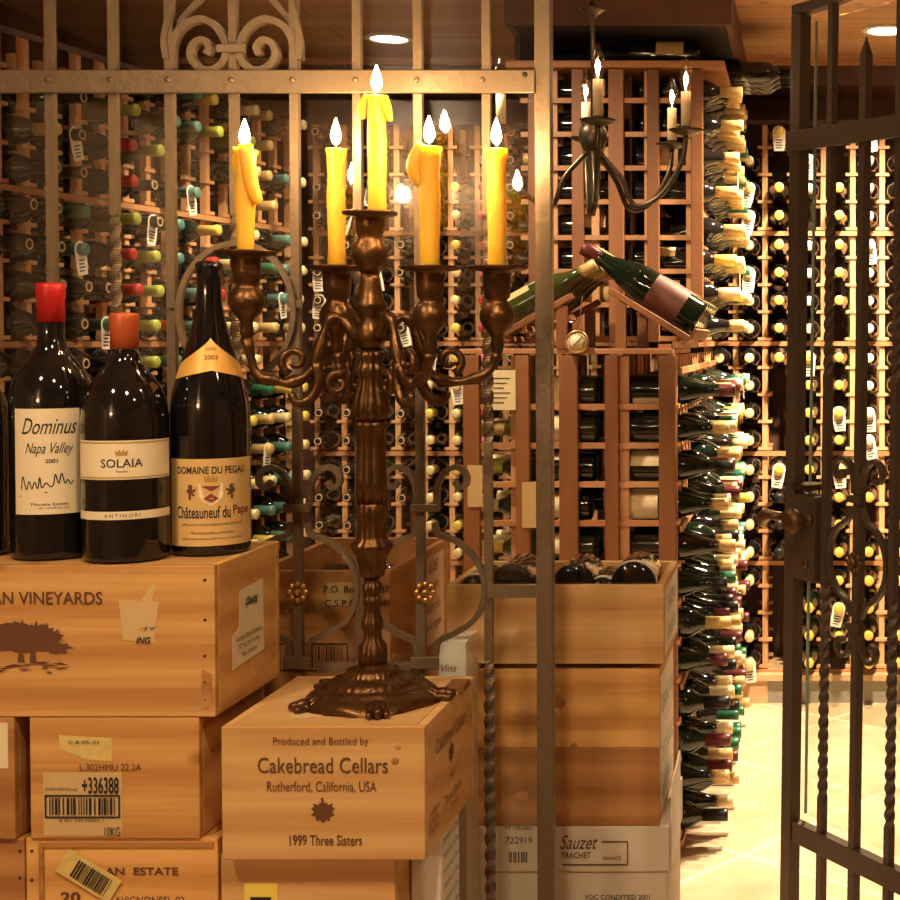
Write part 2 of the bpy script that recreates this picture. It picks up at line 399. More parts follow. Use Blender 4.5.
# ================================================================== bottles
BODY = {'bordeaux': [(.0, .003), (.030, 0), (.0355, .003), (.037, .01), (.037, .188), (.0345, .203), (.027, .216), (.0185, .228), (.0150, .240), (.0143, .286), (.0155, .287), (.0155, .296), (.0135, .299)],
        'burgundy': [(.0, .003), (.032, 0), (.0385, .003), (.039, .01), (.039, .150), (.0365, .172), (.030, .198), (.0215, .222), (.0165, .240), (.0148, .286), (.0158, .287), (.0158, .296), (.0135, .299)]}
CAPP = [(.0152, .236), (.0160, .236), (.0156, .284), (.0166, .287), (.0166, .299), (.0150, .3015), (.004, .3017)]
PROTO = {}
RING = [(.0095, .3018), (.0098, .3024), (.0126, .3024), (.0130, .3012)]
def band_mesh(name, r, z0, z1, a0, a1, m, n=14):
    mb = MB(); vs = []
    for k in range(n + 1):
        a = a0 + (a1 - a0) * k / n
        vs += [(r * math.cos(a), r * math.sin(a), z0), (r * math.cos(a), r * math.sin(a), z1)]
    mb.add(vs, [(2 * k, 2 * k + 2, 2 * k + 3, 2 * k + 1) for k in range(n)], True)
    return mb.mesh(name, m)
def ring_mb():
    m = MB().lathe(RING, n=16); m.f = m.f[:-2]; m.sm = m.sm[:-2]; return m
def bottle(loc, d, cap='yellow', glass='glass_black', shape='bordeaux', label=None, group=None, scale=1.0, roll=None, paper=None, name='wine_bottle', ring=False):
    key = (cap, glass, shape, paper, ring)
    if key not in PROTO:
        b = bpy.data.objects.new(name, MB().lathe(BODY[shape], n=18).mesh('wine_bottle', M[glass])); COL.objects.link(b)
        kids = []
        if cap:
            c = bpy.data.objects.new('foil_capsule', MB().lathe(CAPP, n=16).mesh('foil_capsule', M['cap_' + cap])); c['label'] = cap + ' foil capsule'
            kids.append(c)
        if ring:
            c = bpy.data.objects.new('cap_ring', ring_mb().mesh('cap_ring', M['paper_tan'])); c['label'] = 'white ring on the capsule end'
            c.data.polygons.foreach_set('use_smooth', [False] * len(c.data.polygons)); kids.append(c)
        if paper:
            c = bpy.data.objects.new('paper_label', band_mesh('paper_label', .0374 if shape == 'bordeaux' else .0394, .045, .125, -1.75, 1.75, M[paper])); c['label'] = 'printed paper label'
            kids.append(c)
        for c in kids: COL.objects.link(c); c.parent = b
        PROTO[key] = (b, kids); o = b
    else:
        b, kids = PROTO[key]; o = b.copy(); COL.objects.link(o)
        for c in kids:
            k = c.copy(); COL.objects.link(k); k.parent = o
    q = Vector(d).to_track_quat('Z', 'Y') @ Matrix.Rotation(random.uniform(-PI, PI) if roll is None else roll, 3, 'Z').to_quaternion()
    o.location = loc; o.rotation_euler = q.to_euler(); o.scale = (scale,) * 3
    tag(o, label, 'bottle', group); return o

TAGM = None
def neck_tag(loc, n, label, tilt=0.0):
    global TAGM
    if TAGM is None:
        N = 24; vs = []
        for k in range(N):
            a = 2 * PI * k / N; c, s_ = math.cos(a), math.sin(a)
            vs.append((.0170 * c, 0, .0170 * s_))
            if s_ < -.45: t = min(.066 / -s_, .0215 / max(abs(c), 1e-4)); vs.append((t * c, 0, t * s_))
            else: vs.append((.0222 * c, 0, .0222 * s_))
        vs += [(x, .0007, z) for x, y, z in vs]; B = 2 * N; fs = []
        for k in range(N):
            j = (k + 1) % N
            fs += [(2 * k, 2 * k + 1, 2 * j + 1, 2 * j), (B + 2 * j, B + 2 * j + 1, B + 2 * k + 1, B + 2 * k), (2 * k + 1, B + 2 * k + 1, B + 2 * j + 1, 2 * j + 1), (2 * k, 2 * j, B + 2 * j, B + 2 * k)]
        me = MB().add(vs, fs).mesh('neck_tag', M['card_white'])
        ln = MB()
        for i in range(4): ln.box(-.012, .012 - .004 * (i % 2), -.0006, -.0003, -.030 - i * .009, -.0265 - i * .009)
        TAGM = (me, ln.mesh('print', M['ink']))
    o = bpy.data.objects.new('neck_tag', TAGM[0]); COL.objects.link(o)
    k = bpy.data.objects.new('print', TAGM[1]); COL.objects.link(k); k.parent = o
    o.location = loc; o.rotation_euler = (0, tilt, math.atan2(n[0], -n[1]))
    tag(o, label, 'tag', 'paper tags on bottle necks')

# ================================================================== wine racks
PITCH_Z = .0965
RAILS = [.106, .496, .888, 1.28, 1.672, 2.066]
ISLE = [.030, .425, .820, 1.215]
def rows_of(lo, hi, R_=None):
    out = []; R_ = R_ or RAILS
    for i in range(len(R_) - 1):
        if R_[i] >= lo - .01 and R_[i + 1] <= hi + .01:
            out += [R_[i] + .052 + k * PITCH_Z for k in range(4)]
    return out
def rack(t, O, rz, lo, hi, ups, depth=.25, back=True, rails=True, R_=None):
    """uprights, rails and back panel of one bank, as parts of rack t; local x along the bank, y into it"""
    rows = rows_of(lo, hi, R_); mb = MB(); base = ORG[t.name]
    for y0, y1 in ((0, .022), (depth - .06, depth - .038)):
        mb.box(-.0095, .0095, y0, y1, lo, hi)
        for h in rows: mb.box(-.0255, .0255, y0 - .006, y1 - .010, h - .0400, h - .0295)
    me = mb.mesh('upright', M['upright'])
    for s_ in ups:
        u = bpy.data.objects.new('upright', me); COL.objects.link(u); u.parent = t
        u.location = to_world(O, rz, (s_, 0, 0)) - base; u.rotation_euler = (0, 0, rz)
    def slab(x0, x1, y0, y1, z0, z1):
        m = MB().box(x0, x1, y0, y1, z0, z1); m.v = [tuple(to_world(O, rz, p)) for p in m.v]; return m
    if rails:
        for h in (R_ or RAILS):
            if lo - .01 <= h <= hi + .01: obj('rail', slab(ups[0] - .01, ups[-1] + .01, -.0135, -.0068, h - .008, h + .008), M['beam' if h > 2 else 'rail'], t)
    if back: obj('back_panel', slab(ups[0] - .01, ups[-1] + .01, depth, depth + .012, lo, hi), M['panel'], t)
def to_world(O, rz, p):
    c, s_ = math.cos(rz), math.sin(rz)
    return Vector((O[0] + c * p[0] - s_ * p[1], O[1] + s_ * p[0] + c * p[1], p[2]))
SPECS = []
KEEP = set('''B0.0 B0.2 B0.4 B0.7 B1.4 B1.7 B10.0 B10.3 B10.4 B10.5 B11.0 B11.2 B11.3 B11.4 B12.0 B12.3 B12.4 B13.0 B13.3 B13.4 B14.0 B14.1 B14.2 B14.4 B15.0 B2.0 B2.3 B2.5 B2.7 B3.0 B3.4 B3.5 B3.7 B4.3 B4.5 B4.7 B5.2 B5.3 B5.5 B5.7 B6.2 B6.5 B7.5 G0.2 G1.1 G10.1 G10.3 G10.4 G11.1 G11.3 G11.4 G12.1 G12.2 G12.3 G13.1 G13.2 G13.4 G13.5 G14.1 G14.2 G14.4 G15.1 G15.2 G15.4 G15.5 G16.1 G16.4 G16.5 G17.3 G17.4 G17.5 G18.1 G18.3 G18.4 G18.5 G19.1 G19.3 G2.1 G2.2 G2.3 G2.4 G3.1 G3.2 G3.4 G4.1 G4.2 G4.3 G4.4 G5.2 G5.3 G5.4 G6.1 G6.2 G6.3 G6.4 G7.1 G7.2 G7.3 G8.0 G8.1 G8.2 G8.4 G9.1 G9.3 G9.4 I0.0 I0.3 I1.0 I1.1 I1.3 I10.0 I10.1 I10.2 I10.6 I11.0 I11.1 I11.3 I2.0 I2.1 I2.4 I2.8 I3.0 I3.1 I3.3 I4.0 I4.1 I4.2 I4.4 I4.7 I5.0 I5.1 I5.2 I5.3 I5.4 I6.0 I6.1 I6.2 I6.3 I7.0 I7.1 I7.2 I8.0 I8.1 I8.2 I8.4 I8.8 I9.0 I9.1 I9.7 J0.0 J1.0 J1.2 J2.0 J2.1 J3.0 J3.2 J4.0 J4.1 J6.0 L0.10 L0.11 L0.13 L0.7 L0.8 L1.10 L1.11 L1.2 L1.4 L1.6 L1.7 L1.8 L10.11 L10.12 L10.13 L11.11 L11.12 L11.13 L13.11 L13.12 L14.12 L14.13 L15.13 L2.1 L2.10 L2.12 L2.13 L2.2 L2.4 L2.5 L3.1 L3.11 L3.2 L3.4 L3.5 L3.7 L4.0 L4.1 L4.10 L4.12 L4.13 L4.2 L4.3 L4.4 L4.5 L4.6 L4.8 L5.0 L5.1 L5.13 L5.2 L5.4 L5.5 L5.6 L5.8 L6.1 L6.12 L6.2 L6.3 L6.4 L6.5 L6.7 L7.1 L7.11 L7.13 L7.2 L7.3 L7.5 L7.6 L7.7 L8.0 L8.1 L8.3 L8.4 L8.5 L8.6 L9.11 L9.12 T0.0 T0.1 T0.2 T0.3 T1.0 T1.1 T1.2 T1.3 T2.0 T2.1 T2.2 T2.3 T2.5 T3.0 T3.1 T3.3 T3.4 T3.5 T4.1 T5.0 T5.1 T6.0 T7.0 U0.0 U1.0 U2.0 U3.0 U4.0 U5.0 U6.0 U7.0'''.split())
def fill(code, O, rz, rows, cols, pick, where, group, base=.17):
    """rows listed from the floor up, cols as local positions; pick(row from the top, col) -> None or options"""
    n = Vector((math.sin(rz), -math.cos(rz), 0)); R_ = len(rows)
    for j, s_ in enumerate(cols):
        for i, h in enumerate(rows):
            r = R_ - 1 - i; random.seed('%s/%d/%d' % (code, r, j)); o = pick(r, j)
            if not o: continue
            tagged = o.pop('tag', False); cap = o['cap']
            b_ = base + random.uniform(-.012, .012)
            sh = o.get('shape', 'bordeaux'); rad = .037 if sh == 'bordeaux' else .039
            loc = to_world(O, rz, (s_, b_, h - .0295 + math.sqrt(rad * rad - .0225 ** 2) + .0006))
            if code in 'LB' and cap == 'black': o['ring'] = True
            SPECS.append(dict(key='%s%d.%d' % (code, r, j), loc=loc, d=n, group=group, roll=random.uniform(-PI, PI), label='%s-capped bottle, %s row down, %s column %s' % (cap, ORD[r + 1], ORD[j + 1], where), **o))
            if tagged:
                neck_tag(loc + n * random.uniform(.278, .287), n, 'white tag on bottle, %s row down, %s column %s' % (ORD[r + 1], ORD[j + 1], where), random.uniform(-.25, .25))
def place_bottles():
    """the bottles that show largest are objects; the sea of far ones behind them is one object"""
    bulk = {}
    for s_ in SPECS:
        key = s_.pop('key')
        if not KEEP or key in KEEP:
            o = bottle(**s_); o['cell'] = key
            if KEEP: del o['cell']
            continue
        q = Vector(s_['d']).to_track_quat('Z', 'Y') @ Matrix.Rotation(s_['roll'], 3, 'Z').to_quaternion()
        for prof_, m, n in ((BODY[s_.get('shape', 'bordeaux')], s_.get('glass', 'glass_black'), 14), (CAPP, 'cap_' + s_['cap'], 12)):
            g = MB().lathe(prof_, n=n); g.v = [tuple(q @ Vector(v) + s_['loc']) for v in g.v]
            bulk.setdefault(m, MB()).add(g.v, g.f, True)
        if s_.get('ring'):
            g = ring_mb(); bulk.setdefault('paper_tan', MB()).add([tuple(q @ Vector(v) + s_['loc']) for v in g.v], g.f)
    if not bulk: return
    allm = MB(); idx = []; me_m = []
    for k, g in bulk.items():
        allm.add(g.v, g.f, True); idx += [len(me_m)] * len(g.f); me_m.append(M[k])
    xs, ys, zs = zip(*allm.v); base = Vector(((min(xs) + max(xs)) / 2, (min(ys) + max(ys)) / 2, min(zs)))
    allm.v = [(x - base.x, y - base.y, z - base.z) for x, y, z in allm.v]
    me = allm.mesh('racked_bottles', None)
    for m in me_m: me.materials.append(m)
    me.polygons.foreach_set('material_index', idx)
    o = bpy.data.objects.new('racked_bottles', me); COL.objects.link(o); o.location = base
    tag(o, 'the remaining small or half hidden wine bottles deep in the racks', 'bottles', None, 'stuff')

# --- left wall rack -------------------------------------------------
LO = (-2.012, 3.40, 0); LRZ = math.atan2(1, .164)
LUP = [.0 + k * .1 for k in range(16)]
t = thing('wine_rack', (-1.95, 4.2, 0), 'long redwood rack full of bottles along the left wall', 'wine rack')
rack(t, LO, LRZ, .106, 2.07, LUP)
lrows = rows_of(.496, 2.07)
LC = ['black', 'black', 'black', 'black', 'red', 'lime', 'teal', 'teal', 'red', 'cream', 'cream', 'gold', 'teal', 'cream']
def pick_left(r, j):
    if j >= 14: return None
    rnd = random.random()
    fullness = (.42 if j < 4 else .58) if r < 3 else (.66 if j < 4 else .78)
    if rnd > fullness: return None
    c = LC[j]
    if random.random() < .25: c = random.choice(['cream', 'yellow', 'black', 'green', 'teal', 'red', 'lime', 'gold'])
    if r > 8 and j > 4 and random.random() < .55: c = random.choice(['yellow', 'cream', 'teal', 'green'])
    return dict(cap=c, glass=random.choice(['glass_black', 'glass_green', 'glass_black']) if c != 'lime' else 'glass_olive', tag=random.random() < .07)
fill('L', LO, LRZ, lrows, [.05 + k * .1 for k in range(15)], pick_left, 'of the left wall rack', 'bottles in the left wall rack')

# --- back wall rack, behind the candles ------------------------------
BO = (-1.725, 5.0, 0)
BUP = [k * .096 for k in range(13)]
t = thing('wine_rack', (-1.15, 5.1, .106), 'redwood rack with round bottle ends on the back wall behind the candles', 'wine rack')
rack(t, BO, 0, .106, 2.07, BUP)
def pick_back(r, j):
    if r < 2: return None if random.random() < .5 else dict(cap='black', glass='glass_black')
    if random.random() > (.9 if j not in (2, 3) else .66): return None
    c = ['black', 'black', 'green', 'black', 'yellow', 'yellow', 'red', 'black', 'cream'][j]
    if j == 6 and random.random() < .5: c = 'pink'
    if j in (4, 5) and random.random() < .45: c = 'cream'
    if j == 2 and random.random() < .3: c = 'teal'
    return dict(cap=c, glass=random.choice(['glass_black', 'glass_green']), shape=random.choice(['bordeaux', 'burgundy']), tag=random.random() < (.2 if j in (2, 3) else .06))
fill('B', BO, 0, rows_of(.496, 2.07), [.048 + k * .096 for k in range(9)], pick_back, 'of the back rack behind the candles', 'bottles in the back rack behind the candles')

# --- back wall rack beyond the open gate -----------------------------
GO = (-.334, 5.0, 0)
GUP = [k * .1045 for k in range(12)]
t = thing('wine_rack', (.24, 5.1, .106), 'brightly lit redwood rack on the back wall beyond the open gate', 'wine rack')
rack(t, GO, 0, .106, 2.07, GUP)
def pick_gate(r, j):
    if j < 2 and r > 16: pass
    c = ['cream', 'cream', 'yellow', 'white', 'yellow', 'white', 'white'][j]
    if j == 2 and (9 <= r <= 11 or r >= 16): return None
    if j == 2 and r in (13, 14, 15): c = 'black'
    if r == 0 and j not in (2, 5): return None
    if r > 12: c = 'yellow' if j > 2 else c
    if j == 3 and r >= 8: c = 'yellow'
    if random.random() > .95: return None
    t = (r, j) in ((0, 2), (1, 3), (0, 5), (4, 5), (10, 4), (10, 5), (11, 5), (12, 2), (12, 4), (5, 1), (2, 1), (3, 1), (17, 1), (17, 4), (8, 3), (19, 1))
    return dict(cap=c, glass='glass_green' if r > 13 and j > 2 else 'glass_black', shape='burgundy' if c == 'yellow' else 'bordeaux', tag=t)
fill('G', GO, 0, rows_of(.106, 2.07), [.05225 + k * .1045 for k in range(7)], pick_gate, 'of the back rack beyond the gate', 'bottles in the back rack beyond the gate')

# --- island rack: low front block and tall block ----------------------
IX = -.306; IY0 = 3.49; TY0 = 4.05; IXL = -.72
def front_ladder(t, y, stiles, z0, z1, rows, x0, x1):
    for px_x, wd in stiles:
        obj('stile', MB().box(px_x - wd / 2, px_x + wd / 2, y - .03, y - .002, z0, z1), M['redwood'], t, .002)
    for h in rows:
        obj('rung', MB().box(x0, x1, y - .019, y - .006, h - .043, h - .029), M['rail'], t)
irows = rows_of(.03, 1.22, ISLE)
isl = thing('wine_rack', (-.57, 4.2, 0), 'low redwood island rack with open ladder front, bottles pointing at the doorway', 'wine rack')
rack(isl, (IX, IY0, 0), PI / 2, .022, 1.252, [k * .1 for k in range(15)], .18, False, True, ISLE)
obj('rail', MB().box(IX - .012, IX + .0135, IY0, TY0 - .06, 1.2705, 1.288), M['rail'], isl)
front_ladder(isl, IY0 - .008, [(-.812, .04), (-.686, .034), (-.572, .046), (-.465, .033), (-.328, .042)], .0, 1.253, irows, -.80, -.33)
obj('top_board', MB().box(-.84, -.312, IY0 - .04, TY0 - .06, 1.256, 1.269), M['rail'], isl, .002)
for k in range(13): obj('slat', MB().box(-.35, -.321, IY0 - .03 + k * .04, IY0 - .012 + k * .04, 1.2695, 1.281), M['rail'], isl)
obj('plinth', MB().box(-.80, -.33, IY0, 4.9, 0.0, .021), M['beam'], isl)
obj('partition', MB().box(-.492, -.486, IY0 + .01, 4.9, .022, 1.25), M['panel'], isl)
def pick_island(r, j):
    if random.random() > (.93 if j < 2 else .78): return None
    c = random.choice(['burgundy', 'cream', 'gold', 'gold', 'black', 'green', 'cream', 'burgundy']) if j > 0 else random.choice(['burgundy', 'gold', 'black', 'gold', 'burgundy'])
    if j > 5 and r < 6: c = random.choice(['cream', 'green', 'cream', 'yellow', 'teal'])
    return dict(cap=c, glass=random.choice(['glass_green', 'glass_green', 'glass_black']), shape=random.choice(['burgundy', 'burgundy', 'bordeaux']), tag=random.random() < .025, paper='paper' if j == 0 and random.random() < .25 else None)
fill('I', (IX, IY0, 0), PI / 2, irows, [.05 + k * .1 for k in range(12)], pick_island, 'back, low island rack', 'bottles on the right side of the low island rack')
rack(isl, (IXL, 3.79, 0), -PI / 2, .022, 1.25, [k * .1 for k in range(4)], .18, False, False, ISLE)
def pick_island_left(r, j):
    if random.random() > .85: return None
    return dict(cap=random.choice(['lime', 'gold', 'yellow', 'cream']), glass=random.choice(['glass_olive', 'glass_green']), paper='paper')
fill('J', (IXL, 3.79, 0), -PI / 2, irows, [.25, .15, .05], pick_island_left, 'back, left of low island', 'bottles on the left side of the low island rack', .205)

trows = rows_of(1.28, 2.07)
tall = thing('wine_rack', (-.5, 4.5, 1.285), 'tall redwood rack with open ladder front behind the slanted bottles', 'wine rack')
rack(tall, (IX, TY0, 0), PI / 2, 1.285, 2.066, [k * .1 for k in range(9)], .18, False)
front_ladder(tall, TY0 - .008, [(-.76, .035), (-.636, .034), (-.526, .044), (-.42, .034), (-.295, .034)], 1.285, 2.066, trows, -.80, -.29)
obj('top_board', MB().box(-.84, -.215, TY0 - .045, 4.93, 2.068, 2.088), M['rail'], tall, .002)
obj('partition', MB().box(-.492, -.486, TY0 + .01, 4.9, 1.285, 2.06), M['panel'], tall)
def pick_tall(r, j):
    if random.random() > .9: return None
    c = 'gold' if r < 5 else random.choice(['cream', 'gold', 'yellow', 'cream'])
    if j > 4 and random.random() < .3: c = 'green'
    return dict(cap=c, glass='glass_black', shape='burgundy' if random.random() < .4 else 'bordeaux', paper='paper_tan' if j == 0 and random.random() < .5 else None, tag=random.random() < .05)
fill('T', (IX, TY0, 0), PI / 2, trows, [.05 + k * .1 for k in range(8)], pick_tall, 'back, tall island rack', 'bottles on the right side of the tall island rack')
rack(tall, (IXL, 4.25, 0), -PI / 2, 1.285, 2.066, [k * .1 for k in range(3)], .18, False, False)
def pick_tall_left(r, j):
    if random.random() > .9: return None
    return dict(cap=random.choice(['black', 'gold']), glass='glass_black', paper='paper_tan')
fill('U', (IXL, 4.25, 0), -PI / 2, trows, [.15, .05], pick_tall_left, 'back, left of tall rack', 'bottles on the left side of the tall island rack', .205)
place_bottles()
random.seed(11)
# dark ceiling box over the island, with a display slot beneath it
so = thing('ceiling_box', (-.5, 4.4, 2.163), 'dark wooden box hung from the ceiling above the island rack', 'ceiling box')
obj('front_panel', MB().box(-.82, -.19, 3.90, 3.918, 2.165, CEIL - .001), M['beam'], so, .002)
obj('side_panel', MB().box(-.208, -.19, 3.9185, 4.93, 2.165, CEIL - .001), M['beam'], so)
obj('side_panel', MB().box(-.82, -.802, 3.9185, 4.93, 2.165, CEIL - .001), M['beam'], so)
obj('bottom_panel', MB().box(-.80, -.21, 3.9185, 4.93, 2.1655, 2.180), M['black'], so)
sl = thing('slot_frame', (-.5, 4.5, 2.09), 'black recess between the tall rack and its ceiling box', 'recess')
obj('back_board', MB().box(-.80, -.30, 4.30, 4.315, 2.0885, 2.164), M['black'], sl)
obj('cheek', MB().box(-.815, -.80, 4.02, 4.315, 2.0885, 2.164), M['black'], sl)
bottle((-.293, 4.11, 2.0885 + .0372), (-1, 0, 0), 'black', 'glass_black', 'bordeaux', 'black bottle with tan label lying in the recess under the ceiling box', 'bottles lying in the recess', 1.0, PI / 2, 'paper_tan')
for k in range(3):
    bottle((-.30, 4.40 + k * .085, 2.0885 + .0372), (1, 0, 0), 'black', 'glass_black', 'bordeaux', '%s of three black-necked bottles poking out right of the recess' % ['nearest', 'middle', 'furthest'][k], 'black bottles beside the recess')
# bottles lying on top of the left wall rack, in the dark
struct('trim_5', MB().box(-2.38, -2.36, 3.2, 5.0, 2.07, CEIL), M['panel'])

# --- slanted display bottles on the island top ------------------------
def slanted(label, x_hi, z_hi, x_lo, z_lo, y0, y1, n, caps, blabel, group, glass, sc=1.08, lab_m='paper_tan'):
    t = thing('display_stand', ((x_hi + x_lo) / 2, (y0 + y1) / 2, 1.2695), label, 'display stand')
    d = Vector((x_hi - x_lo, 0, z_hi - z_lo)).normalized(); nrm = Vector((-d.z, 0, d.x))
    if nrm.z < 0: nrm = -nrm
    a = Vector((x_lo, 0, z_lo)); b = Vector((x_hi, 0, z_hi))
    for y in (y0, y1):
        obj('slope_rail', MB().bar((a.x, y, a.z), (b.x, y, b.z), .016, .03, (0, 1, 0)), M['redwood'], t, .002)
        p = a.lerp(b, .86)
        obj('post', MB().box(p.x - .013, p.x + .013, y - .011, y + .011, 1.2698, p.z - .009), M['redwood'], t)
    for f in (.06, .3, .62):
        cs = MB(); p = a.lerp(b, f) - nrm * .0085
        cs.bar((p.x, y0 + .016, p.z), (p.x, y1 - .016, p.z), .016, .010, d)
        obj('slat', cs, M['rail'], t)
    st = a + nrm * .016; obj('stop_strip', MB().bar((st.x, y0 - .014, st.z), (st.x, y1 + .014, st.z), .03, .009, d), M['redwood'], t)
    for k in range(n):
        y = y0 + .06 + k * (y1 - y0 - .12) / (n - 1)
        p = a + d * .0085 + nrm * (.009 + .0395 * sc)
        bottle((p.x, y, p.z), d, caps[k % len(caps)], glass, 'burgundy', blabel % ORD[k + 1], group, sc, None, lab_m)
slanted('redwood slope at the right edge of the island holding tilted bottles', -.475, 1.415, -.275, 1.292, 3.50, 3.97, 5, ['burgundy', 'red', 'cream', 'gold', 'black'],
        '%s from the front of the bottles tilted towards the doorway on the island', 'tilted bottles at the right of the island top', 'glass_green', 1.16, 'label_red')
slanted('redwood slope at the left of the island with gold-necked tilted bottles', -.56, 1.40, -.755, 1.292, 3.456, 3.926, 5, ['gold', 'lime', 'cream', 'gold', 'cream'],
        '%s from the front of the gold-necked bottles tilted towards the candles', 'tilted bottles at the left of the island top', 'glass_olive', .98)
# round thermometer hung on a cord from the left slope
c = P(577, 342, 3.43)
th = thing('thermometer', c, 'round cream dial thermometer leaning against the island top edge', 'thermometer')
mb = MB().lathe([(.020, -.008), (.027, -.008), (.029, -.004), (.029, .004), (.026, .006), (.024, .003), (.005, .003)], c, 28, axis=(0, -1, 0)); obj('case', mb, M['brass'], th)
mb = MB().lathe([(.0235, .0031), (.0235, .0036)], c, 28, axis=(0, -1, 0)); obj('dial', mb, M['dial'], th)
mb = MB()
for k in range(20):
    a = R(-40 + k * 14); mb.bar((c.x + .017 * math.cos(a), c.y - .004, c.z + .017 * math.sin(a)), (c.x + .021 * math.cos(a), c.y - .004, c.z + .021 * math.sin(a)), .0012, .0006)
obj('scale_marks', mb, M['ink'], th)
obj('needle', MB().bar((c.x - .008, c.y - .0048, c.z - .009), (c.x + .013, c.y - .0048, c.z + .013), .002, .0006), M['ink'], th)
obj('cord', MB().tube([(c.x, c.y, c.z + .029), (c.x + .003, c.y + .03, c.z + .06), (c.x + .004, c.y + .06, c.z + .115)], .0012, 6), M['cord'], th)
# paper notes pinned to the island front
for px, py, wpx, hpx, lab in ((503, 390, 25, 40, 'printed white note pinned high on the island front, left of the gate post'), (475, 486, 15, 42, 'pale note on the leftmost stile of the island front'), (529, 505, 14, 46, 'pale note on the second stile of the island front')):
    c = P(px, py, 3.449); s_ = 3.449 / F
    n_ = card(None, 'paper_note', (c.x, c.y, c.z), wpx * s_, hpx * s_, M['paper' if wpx == 25 else 'paper_tan'], off=0); tag(n_, lab, 'note')
    if wpx == 25:
        ln = MB()
        for i in range(6): ln.box(c.x - .024, c.x + .018 - .008 * (i % 3), c.y - .0009, c.y - .0004, c.z + .028 - i * .012, c.z + .030 - i * .012)
        n_['label'] = lab; o = obj('print', ln, M['ink'], n_)
# ================================================================== iron screen with glass (left of the doorway)
GY = 2.17
SC = GY / F
def G(px, py): return P(px, py, GY)
gate = thing('iron_screen', (G(300, 400).x, GY, 0), 'large wrought iron screen of tall bars and scrolls standing behind the candelabra', 'iron screen')
zr0, zr1 = G(300, 95).z, G(300, 72).z
ztop = 2.2
obj('frame_post', MB().box(G(537, 400).x, G(553, 400).x, GY - .013, GY + .013, .02, ztop), M['iron'], gate, .0015)
obj('top_rail', MB().box(-1.5, G(537, 80).x, GY - .0185, GY - .0095, zr0, zr1), M['iron'], gate, .0015)
obj('bottom_rail', MB().box(-1.5, G(537, 80).x, GY - .011, GY + .011, .248, .286), M['iron'], gate, .0015)
obj('head_rail', MB().box(-1.5, G(553, 80).x, GY - .011, GY + .011, ztop + .0005, ztop + .03), M['iron'], gate)
BARS = [(-7, 1), (54, 0), (116, 1), (173, 0), (236, 1), (297, 0), (359, 1), (420, 0), (485, 1)]
for px, tw in BARS:
    x = G(px, 300).x + (0.004 if px == 485 else 0)
    if tw:
        mb = MB().twist(x, GY, .287, ztop, .0125, [(G(0, 440).z, G(0, 215).z), (G(0, 1000).z, G(0, 660).z)])
    else: mb = MB().box(x - .0066, x + .0066, GY - .0085, GY + .0035, .287, ztop)
    obj('bar', mb, M['iron'], gate, label='twisted bar' if tw else 'plain square bar')
for px, tw in BARS:
    c = G(px, 82); obj('rivet', MB().lathe([(.0045, 0), (.0045, .001), (.003, .0025), (.0008, .003)], (c.x, GY - .0185, c.z), 10, axis=(0, -1, 0)), M['iron'], gate)
c = G(527, 77); obj('bolt_hole', MB().lathe([(.0045, 0), (.0045, .0006)], (c.x, GY - .0186, c.z), 12, axis=(0, -1, 0)), M['ink'], gate)
def px_path(pts, n=8, dy=0): return [Vector((p.x, GY + dy, p.z)) for p in catmull([G(*q) for q in pts], n)]
def mirror(pts, cx): return [(2 * cx - x, y) for x, y in pts]
# volutes above the rail
v1 = [(173, 69), (174, 46), (184, 27), (203, 20), (219, 29), (228, 48), (224, 64), (211, 71), (198, 66), (192, 55), (196, 44), (205, 41), (211, 48), (208, 55)]
v2 = [(169, 60), (170, 38), (177, 24), (190, 8), (203, -6), (220, -24), (235, -50)]
v3 = [(169, 60), (167, 40), (171, 20), (175, 0), (171, -20), (166, -50)]
for v, lab in ((v1, 'curled volute'), (v2, None), (v3, None)):
    for p in (v, mirror(v, 234.5)):
        obj('scroll', MB().strap(px_path(p, 6, -.001 if v is v1 else (.006 if v is v2 else -.009)), .0105 if v is v1 else .009, .016 if v is v1 else .007), M['iron'], gate)
a = G(220, 46); b = G(249, 54)
obj('collar', MB().box(a.x, b.x, GY - .0155, GY - .0095, b.z, a.z), M['iron'], gate, .001)
# big ring round the bar behind the left candle, with tie bands
ring = [(240 + 57 * math.cos(R(t)), 312 - 68 * math.sin(R(t))) for t in range(-75, 256, 12)]
obj('scroll', MB().strap(px_path(ring, 2, -.014), .0085, .009), M['iron'], gate)
for x0, x1 in ((171, 186), (291, 305)):
    a, b = G(x0, 301), G(x1, 308); obj('collar', MB().box(a.x, b.x, GY - .0155, GY - .0098, b.z, a.z), M['iron'], gate)
